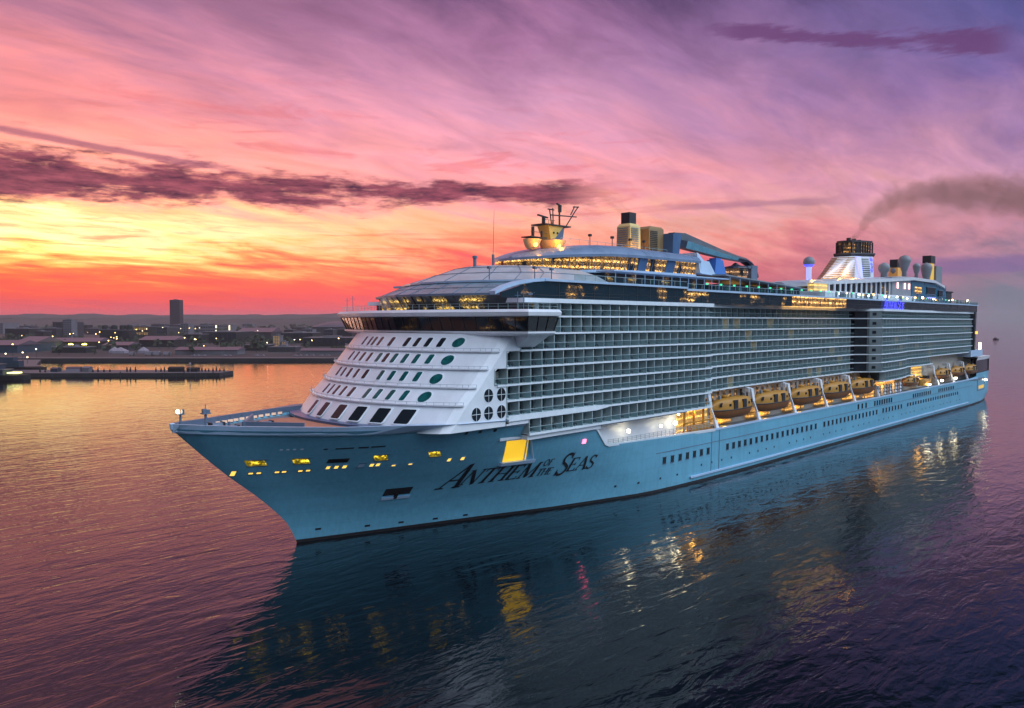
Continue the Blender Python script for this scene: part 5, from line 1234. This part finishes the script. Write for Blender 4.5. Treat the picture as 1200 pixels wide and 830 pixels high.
# tents, vans, cars on the quay
for i, (p, d_, w_) in enumerate(((141,790,12),(134,800,7),(168,800,7))):
    b = MB(); b.loft([[(-w_/2,-5,0),(w_/2,-5,0),(w_/2,5,0),(-w_/2,5,0)],[(-w_/2,-5,2.6),(w_/2,-5,2.6),(w_/2,5,2.6),(-w_/2,5,2.6)],[(-.3,-.3,6.2),(.3,-.3,6.2),(.3,.3,6.2),(-.3,.3,6.2)]])
    o = b.build('tent', C['wht']); o.location = at(rx(p,d_), d_, 3); o.rotation_euler = (0,0,RZ); tag(o, ['large white peaked tent on the quay','small white peaked tent left of the large one','small white peaked tent by the slanted ramp'][i], 'tent', 'white tents')
for i, (p, w_, h_) in enumerate(((154,6,3.6),(174,8,4),(183,9,4.2),(195,7,3.6))):
    t_ = empty('lorry', at(rx(p,735), 735, 3), RZ); tag(t_, ['white lorry alone left of the other three','white lorry at the left of the close pair','longest white lorry of the row on the quay','white lorry at the right end of the row'][i], 'lorry', 'white lorries on the quay')
    b = MB(); b.box(-w_/2,w_/2-2.2,0,3,1,h_); b.build('trailer', C['wht'], t_); b = MB(); b.box(w_/2-2,w_/2,0,2.6,.7,3.2); b.build('cab', C['mid'], t_)
    for x in (-w_/2+1.2, w_/2-1.2): b = MB(); b.bar((x,-.1,.5),(x,.3,.5),.5,0,10); b.build('wheel', C['darker'], t_)
def car():
    t_ = empty('parked_car'); b = MB(); b.loft([[(-2.1,0,.4),(2.1,0,.4),(2.1,0,.9),(1.2,0,1.0),(.6,0,1.5),(-1.2,0,1.5),(-1.9,0,1.0),(-2.1,0,.9)],[(-2.1,1.7,.4),(2.1,1.7,.4),(2.1,1.7,.9),(1.2,1.7,1.0),(.6,1.7,1.5),(-1.2,1.7,1.5),(-1.9,1.7,1.0),(-2.1,1.7,.9)]]); b.build('body', C['wht'], t_)
    b = MB(); b.hexa([(-1.5,-.03,1.02),(.9,-.03,1.02),(.9,1.73,1.02),(-1.5,1.73,1.02),(-1.1,-.03,1.4),(.5,-.03,1.4),(.5,1.73,1.4),(-1.1,1.73,1.4)]); b.build('window', C['win'], t_)
    return t_
c0 = car(); cps_ = [(x, 722) for x in (226,231,238,262,268,300,307,345,351,358,366,376,384)]
for i, (p, d_) in enumerate(cps_):
    o = c0 if i == 0 else copy_tree(c0); o.location = at(rx(p,d_), d_, 3.1); o.rotation_euler = (0,0,RZ); tag(o, 'small pale car parked on the quay across the water', 'car', 'cars parked on the far quay')
# lamps on masts
def lampmast(h, m):
    t_ = empty('street_lamp'); b = MB(); b.bar((0,0,0),(0,0,h),.16,0,5); b.bar((-.9,0,h),(.9,0,h),.1,0,4); b.build('pole', C['dark'], t_)
    b = MB(); b.lathe((0,0,h-.5), [(.15,0),(.5,.2),(.5,.55),(.15,.75)], n=8); b.build('lamp_head', m, t_); return t_
LS = [(14.5,700,12,'y','beside the blue dock shed'),(6,640,6,'w','above the moored ferry'),(26,640,7,'w','at the left end of the far quay'),(42,690,8,'w','on the quay left of the open basin'),(31.5,600,5,'w','on the dock spit behind the pier'),
      (117,1140,17,'y','left of the silo blocks'),(135,1140,16,'y','between the two silo blocks'),(160,1200,20,'y','in front of the floodlit factory, left one'),(167,1200,18,'w','in front of the floodlit factory, middle one'),(172,1200,21,'w','in front of the floodlit factory, right one'),
      (191,1350,22,'w','just left of the tall tower'),(212,1350,20,'w','just right of the tall tower'),(222,1350,21,'y','left one of the two yellow lights right of the tower'),(229,1350,20,'y','right one of the two yellow lights right of the tower'),(234,1400,21,'w','right of the two yellow lights'),
      (127,870,11,'y','above the white tents'),(194,1100,11,'w','over the low shed below the tower'),(198,1100,11,'w','next to the lamp over the low shed'),(228,900,12,'w','over the small black shed'),(293,1300,16,'w','over the long dark hall'),(302,1300,17,'w','left of the lit stair tower, over the hall'),(345,1000,9,'w','over the wide dark warehouse'),(313,860,9,'w','left of the stair tower near the quay')]
LM = {'y': C['lampy'], 'w': C['lampw']}; first = {}
for p, d_, h, m_, where in LS:
    o = lampmast(h, LM[m_]); o.location = at(rx(p,d_), d_, 3); tag(o, ('yellow' if m_=='y' else 'white')+' lamp on a mast '+where, 'street lamp', 'lamps of the far bank')
ol = None
for i in range(46):
    p = rnd.uniform(2, 405); d_ = rnd.uniform(760, 2100); h = rnd.uniform(7, 13)*(d_/1200)**.5
    if ol is None: ol = lampmast(10, emis("small_street_light", (1.0,.62,.2), 14)); o = ol
    else: o = copy_tree(ol)
    o.location = at(rx(p,d_), d_, 3); o.scale = (h/10,)*3; tag(o, 'small warm street lamp on a mast among the far town buildings', 'street lamp', 'small street lamps of the town')
for i, (p, d_) in enumerate(((66,892),(83,892),(99,892))):
    b = MB(); b.box(-2.4,2.4,-1.2,0,0,.9); b.box(-.3,.3,-.4,.2,.9,1.6); o = b.build('eaves_lamp', emis("eaves_glow", (1.0,.85,.12), 14)); o.location = at(rx(p,d_), d_, 8.6); o.rotation_euler = (0,0,RZ)
    tag(o, ['left','middle','right'][i]+' yellow lamp under the eaves of the long warehouse', 'lamp', 'eaves lamps')
for i, p in enumerate((253.5,269)):
    b = MB(); b.box(-1.2,1.2,-.6,.4,0,16); b.box(-1.8,1.8,-.3,.6,-1,0); o = b.build('light_strip', emis("strip_glow", (1.0,.88,.6), 2.0)); o.location = at(rx(p,1640), 1640, 11); o.rotation_euler = (0,0,RZ)
    tag(o, ['left','right'][i]+' of the two bright vertical light strips on pale blocks', 'light strip', 'vertical light strips')
# pier clutter, moored ferry
PT = [(58,66,3.0,'blue','flat pale blue hut on the pier'),(76,92,3.4,'wht','white hut on the pier, longest of them'),(95,103,3.6,'mid','grey hut right of the white one on the pier'),(196,212,3.4,'darker','black hut left of the pier mast'),(218,230,3.0,'darker','black hut right of the pier mast')]
for a_, c_, h_, m_, lab in PT:
    d_ = 508; t_ = empty('pier_hut', at(rx((a_+c_)/2,d_), d_, 2.4), RZ); tag(t_, lab, 'hut'); w_ = (c_-a_)/900*d_
    b = MB(); b.box(-w_/2,w_/2,0,5,0,h_*.7); b.build('wall', C[m_], t_); b = MB(); b.loft([[(-w_/2-.3,-.3,h_*.7),(-w_/2-.3,2.5,h_),(-w_/2-.3,5.3,h_*.7)],[(w_/2+.3,-.3,h_*.7),(w_/2+.3,2.5,h_),(w_/2+.3,5.3,h_*.7)]]); b.build('roof', C[m_ if m_ != 'wht' else 'blue'], t_)
b = MB(); b.bar((0,0,0),(0,0,6.5),.15,0,5); b.box(-.5,.5,-.3,.3,5,6.3,1); o = b.build('pier_mast', [C['wht'], C['wht']]); o.location = at(rx(222,505), 505, 2.4); tag(o, 'white marker mast standing on the pier between two black huts', 'mast')
for i, p in enumerate((46,52,108,114,121,128,148,152,158,182,188,192,236,240,244,249,253,257,262)):
    h_ = 1.4+rnd.random()*2.0; b = MB(); b.lathe((0,0,0), [(.5,0),(.55,h_*.6),(.3,h_*.7),(.35,h_),(.1,h_+.1)], n=8); o = b.build('mooring_post', C['darker']); d_ = 496+p*.04; o.location = at(rx(p,d_+6), d_+6, 2.4)
    tag(o, 'stubby dark mooring post on the pier deck', 'mooring post', 'mooring posts along the pier')
for i, p in enumerate((262,256,249,240,228,215,205,190,140,60)):
    b = MB(); b.bar((0,0,-2),(0,0,1.6+(i%3)),.35,0,8); b.box(-.6,.6,-.2,.2,.6,.9); o = b.build('pile', C['darker']); d_ = 486.5+(p/262)*10; o.location = at(rx(p,d_), d_, 0); tag(o, 'dark timber pile standing in the water along the front of the pier', 'pile', 'piles in front of the pier')
f_ = empty('ferry', at(rx(4,470), 470, 0), RZ); tag(f_, 'moored ferry with teal upper decks and lit stern, cut by the left edge', 'ferry')
b = MB(); b.loft([[(x_,-hw_,3.2),(x_,-hw_*.8,0),(x_,hw_*.8,0),(x_,hw_,3.2)] for x_, hw_ in ((-34,4.5),(-20,5.5),(0,5.5),(8,4.6),(13,2.4),(16,.2))]); b.build('hull', C['darker'], f_)
b = MB(); b.box(-33,2,-4.6,4.6,3.2,6.4); b.box(-33,-2,-4.2,4.2,6.6,9.6); b.build('superstructure', C['blue'], f_)
b = MB(); b.box(-33.5,3,-4.9,4.9,6.4,6.6); b.box(-33.5,-1,-4.5,4.5,9.6,9.8); b.build('deck', C['mid'], f_)
for x in range(-30, 2, 3): b = MB(); b.box(x,x+1.8,-4.68,-4.5,4.4,5.6); b.build('window', C['win'], f_)
b = MB(); b.box(3.5,9,-3,3,4.0,4.8); b.build('deck_lights', emis("ferry_deck_light", (1.0,.95,.35), 2.2), f_)
w2 = empty('work_boat', at(rx(34,545), 545, 0), RZ); tag(w2, 'teal work boat moored behind the pier beside the ferry', 'boat')
b = MB(); b.loft([[(x_,-hw_,3.5),(x_,-hw_*.8,0),(x_,hw_*.8,0),(x_,hw_,3.5)] for x_, hw_ in ((-24,3.6),(-10,4.4),(4,4.2),(9,2.2),(12,.2))]); b.build('hull', C['darker'], w2); b = MB(); b.box(-22,-6,-3,3,3.5,8.0); b.box(-20,-10,-2.6,2.6,8,10.5); b.build('wheelhouse', C['blue'], w2)
# town trees as masses of leaf clumps
def trees(name, r0, r1, d0, d1, n, hmin, hmax, seed):
    rn = random.Random(seed); b = MB()
    for _ in range(n):
        r = rn.uniform(r0, r1); d_ = rn.uniform(d0, d1); h = rn.uniform(hmin, hmax); c = Vector(at(r, d_, 3))
        b.bar(c, c+Vector((0,0,h*.4)), .3, 0, 4)
        for k in range(9):
            p = c+Vector((rn.gauss(0,h*.28), rn.gauss(0,h*.28), h*(.35+.6*rn.random()))); s_ = h*rn.uniform(.13,.26)
            b.hexa([(p.x-s_,p.y-s_*rn.random(),p.z-s_*.6),(p.x+s_*rn.random(),p.y-s_,p.z-s_*.5),(p.x+s_,p.y+s_*rn.random(),p.z-s_*.7),(p.x-s_*rn.random(),p.y+s_,p.z-s_*.4),(p.x-s_*.5,p.y-s_*.5,p.z+s_*.6),(p.x+s_*.4,p.y-s_*.6,p.z+s_*.8),(p.x+s_*.5,p.y+s_*.5,p.z+s_*.5),(p.x-s_*.5,p.y+s_*.4,p.z+s_*.7)])
    tag(b.build(name, C['veg']), 'dark belts of town trees between the far buildings', 'trees', kind='stuff')
trees('town_trees', -1100, 350, 745, 1500, 420, 5, 13, 1); trees('far_trees', -2600, 900, 1500, 4300, 700, 9, 22, 2)
# small white buoy-like launch and bird far right
o = empty('distant_launch', at(rx(1167,1500), 1500, 0), RZ); tag(o, 'tiny dark launch on open water right of the stern', 'boat')
b = MB(); b.loft([[(x_,-hw_,2),(x_,-hw_*.7,0),(x_,hw_*.7,0),(x_,hw_,2)] for x_, hw_ in ((-5,1.4),(0,1.6),(4,1),(6,.1))]); b.build('hull', C['darker'], o); b = MB(); b.box(-3,1,-1.1,1.1,2,4); b.build('cabin', C['dark'], o)

# ================================================================== haze
HAZE = 5.0e-5
b = MB(); b.box(-9500, 9500, -9500, 9500, -3, 140)
hz = bpy.data.materials.new("haze_air"); hz.use_nodes = True; q = NT(hz.node_tree); q.n.clear()
pv = q.n.new('ShaderNodeVolumePrincipled'); pv.inputs['Color'].default_value = (.92,.80,.86,1); pv.inputs['Density'].default_value = HAZE; pv.inputs['Anisotropy'].default_value = .2
mo = q.n.new('ShaderNodeOutputMaterial'); q.l.new(pv.outputs[0], mo.inputs['Volume'])
tag(b.build('haze', hz), kind='stuff')
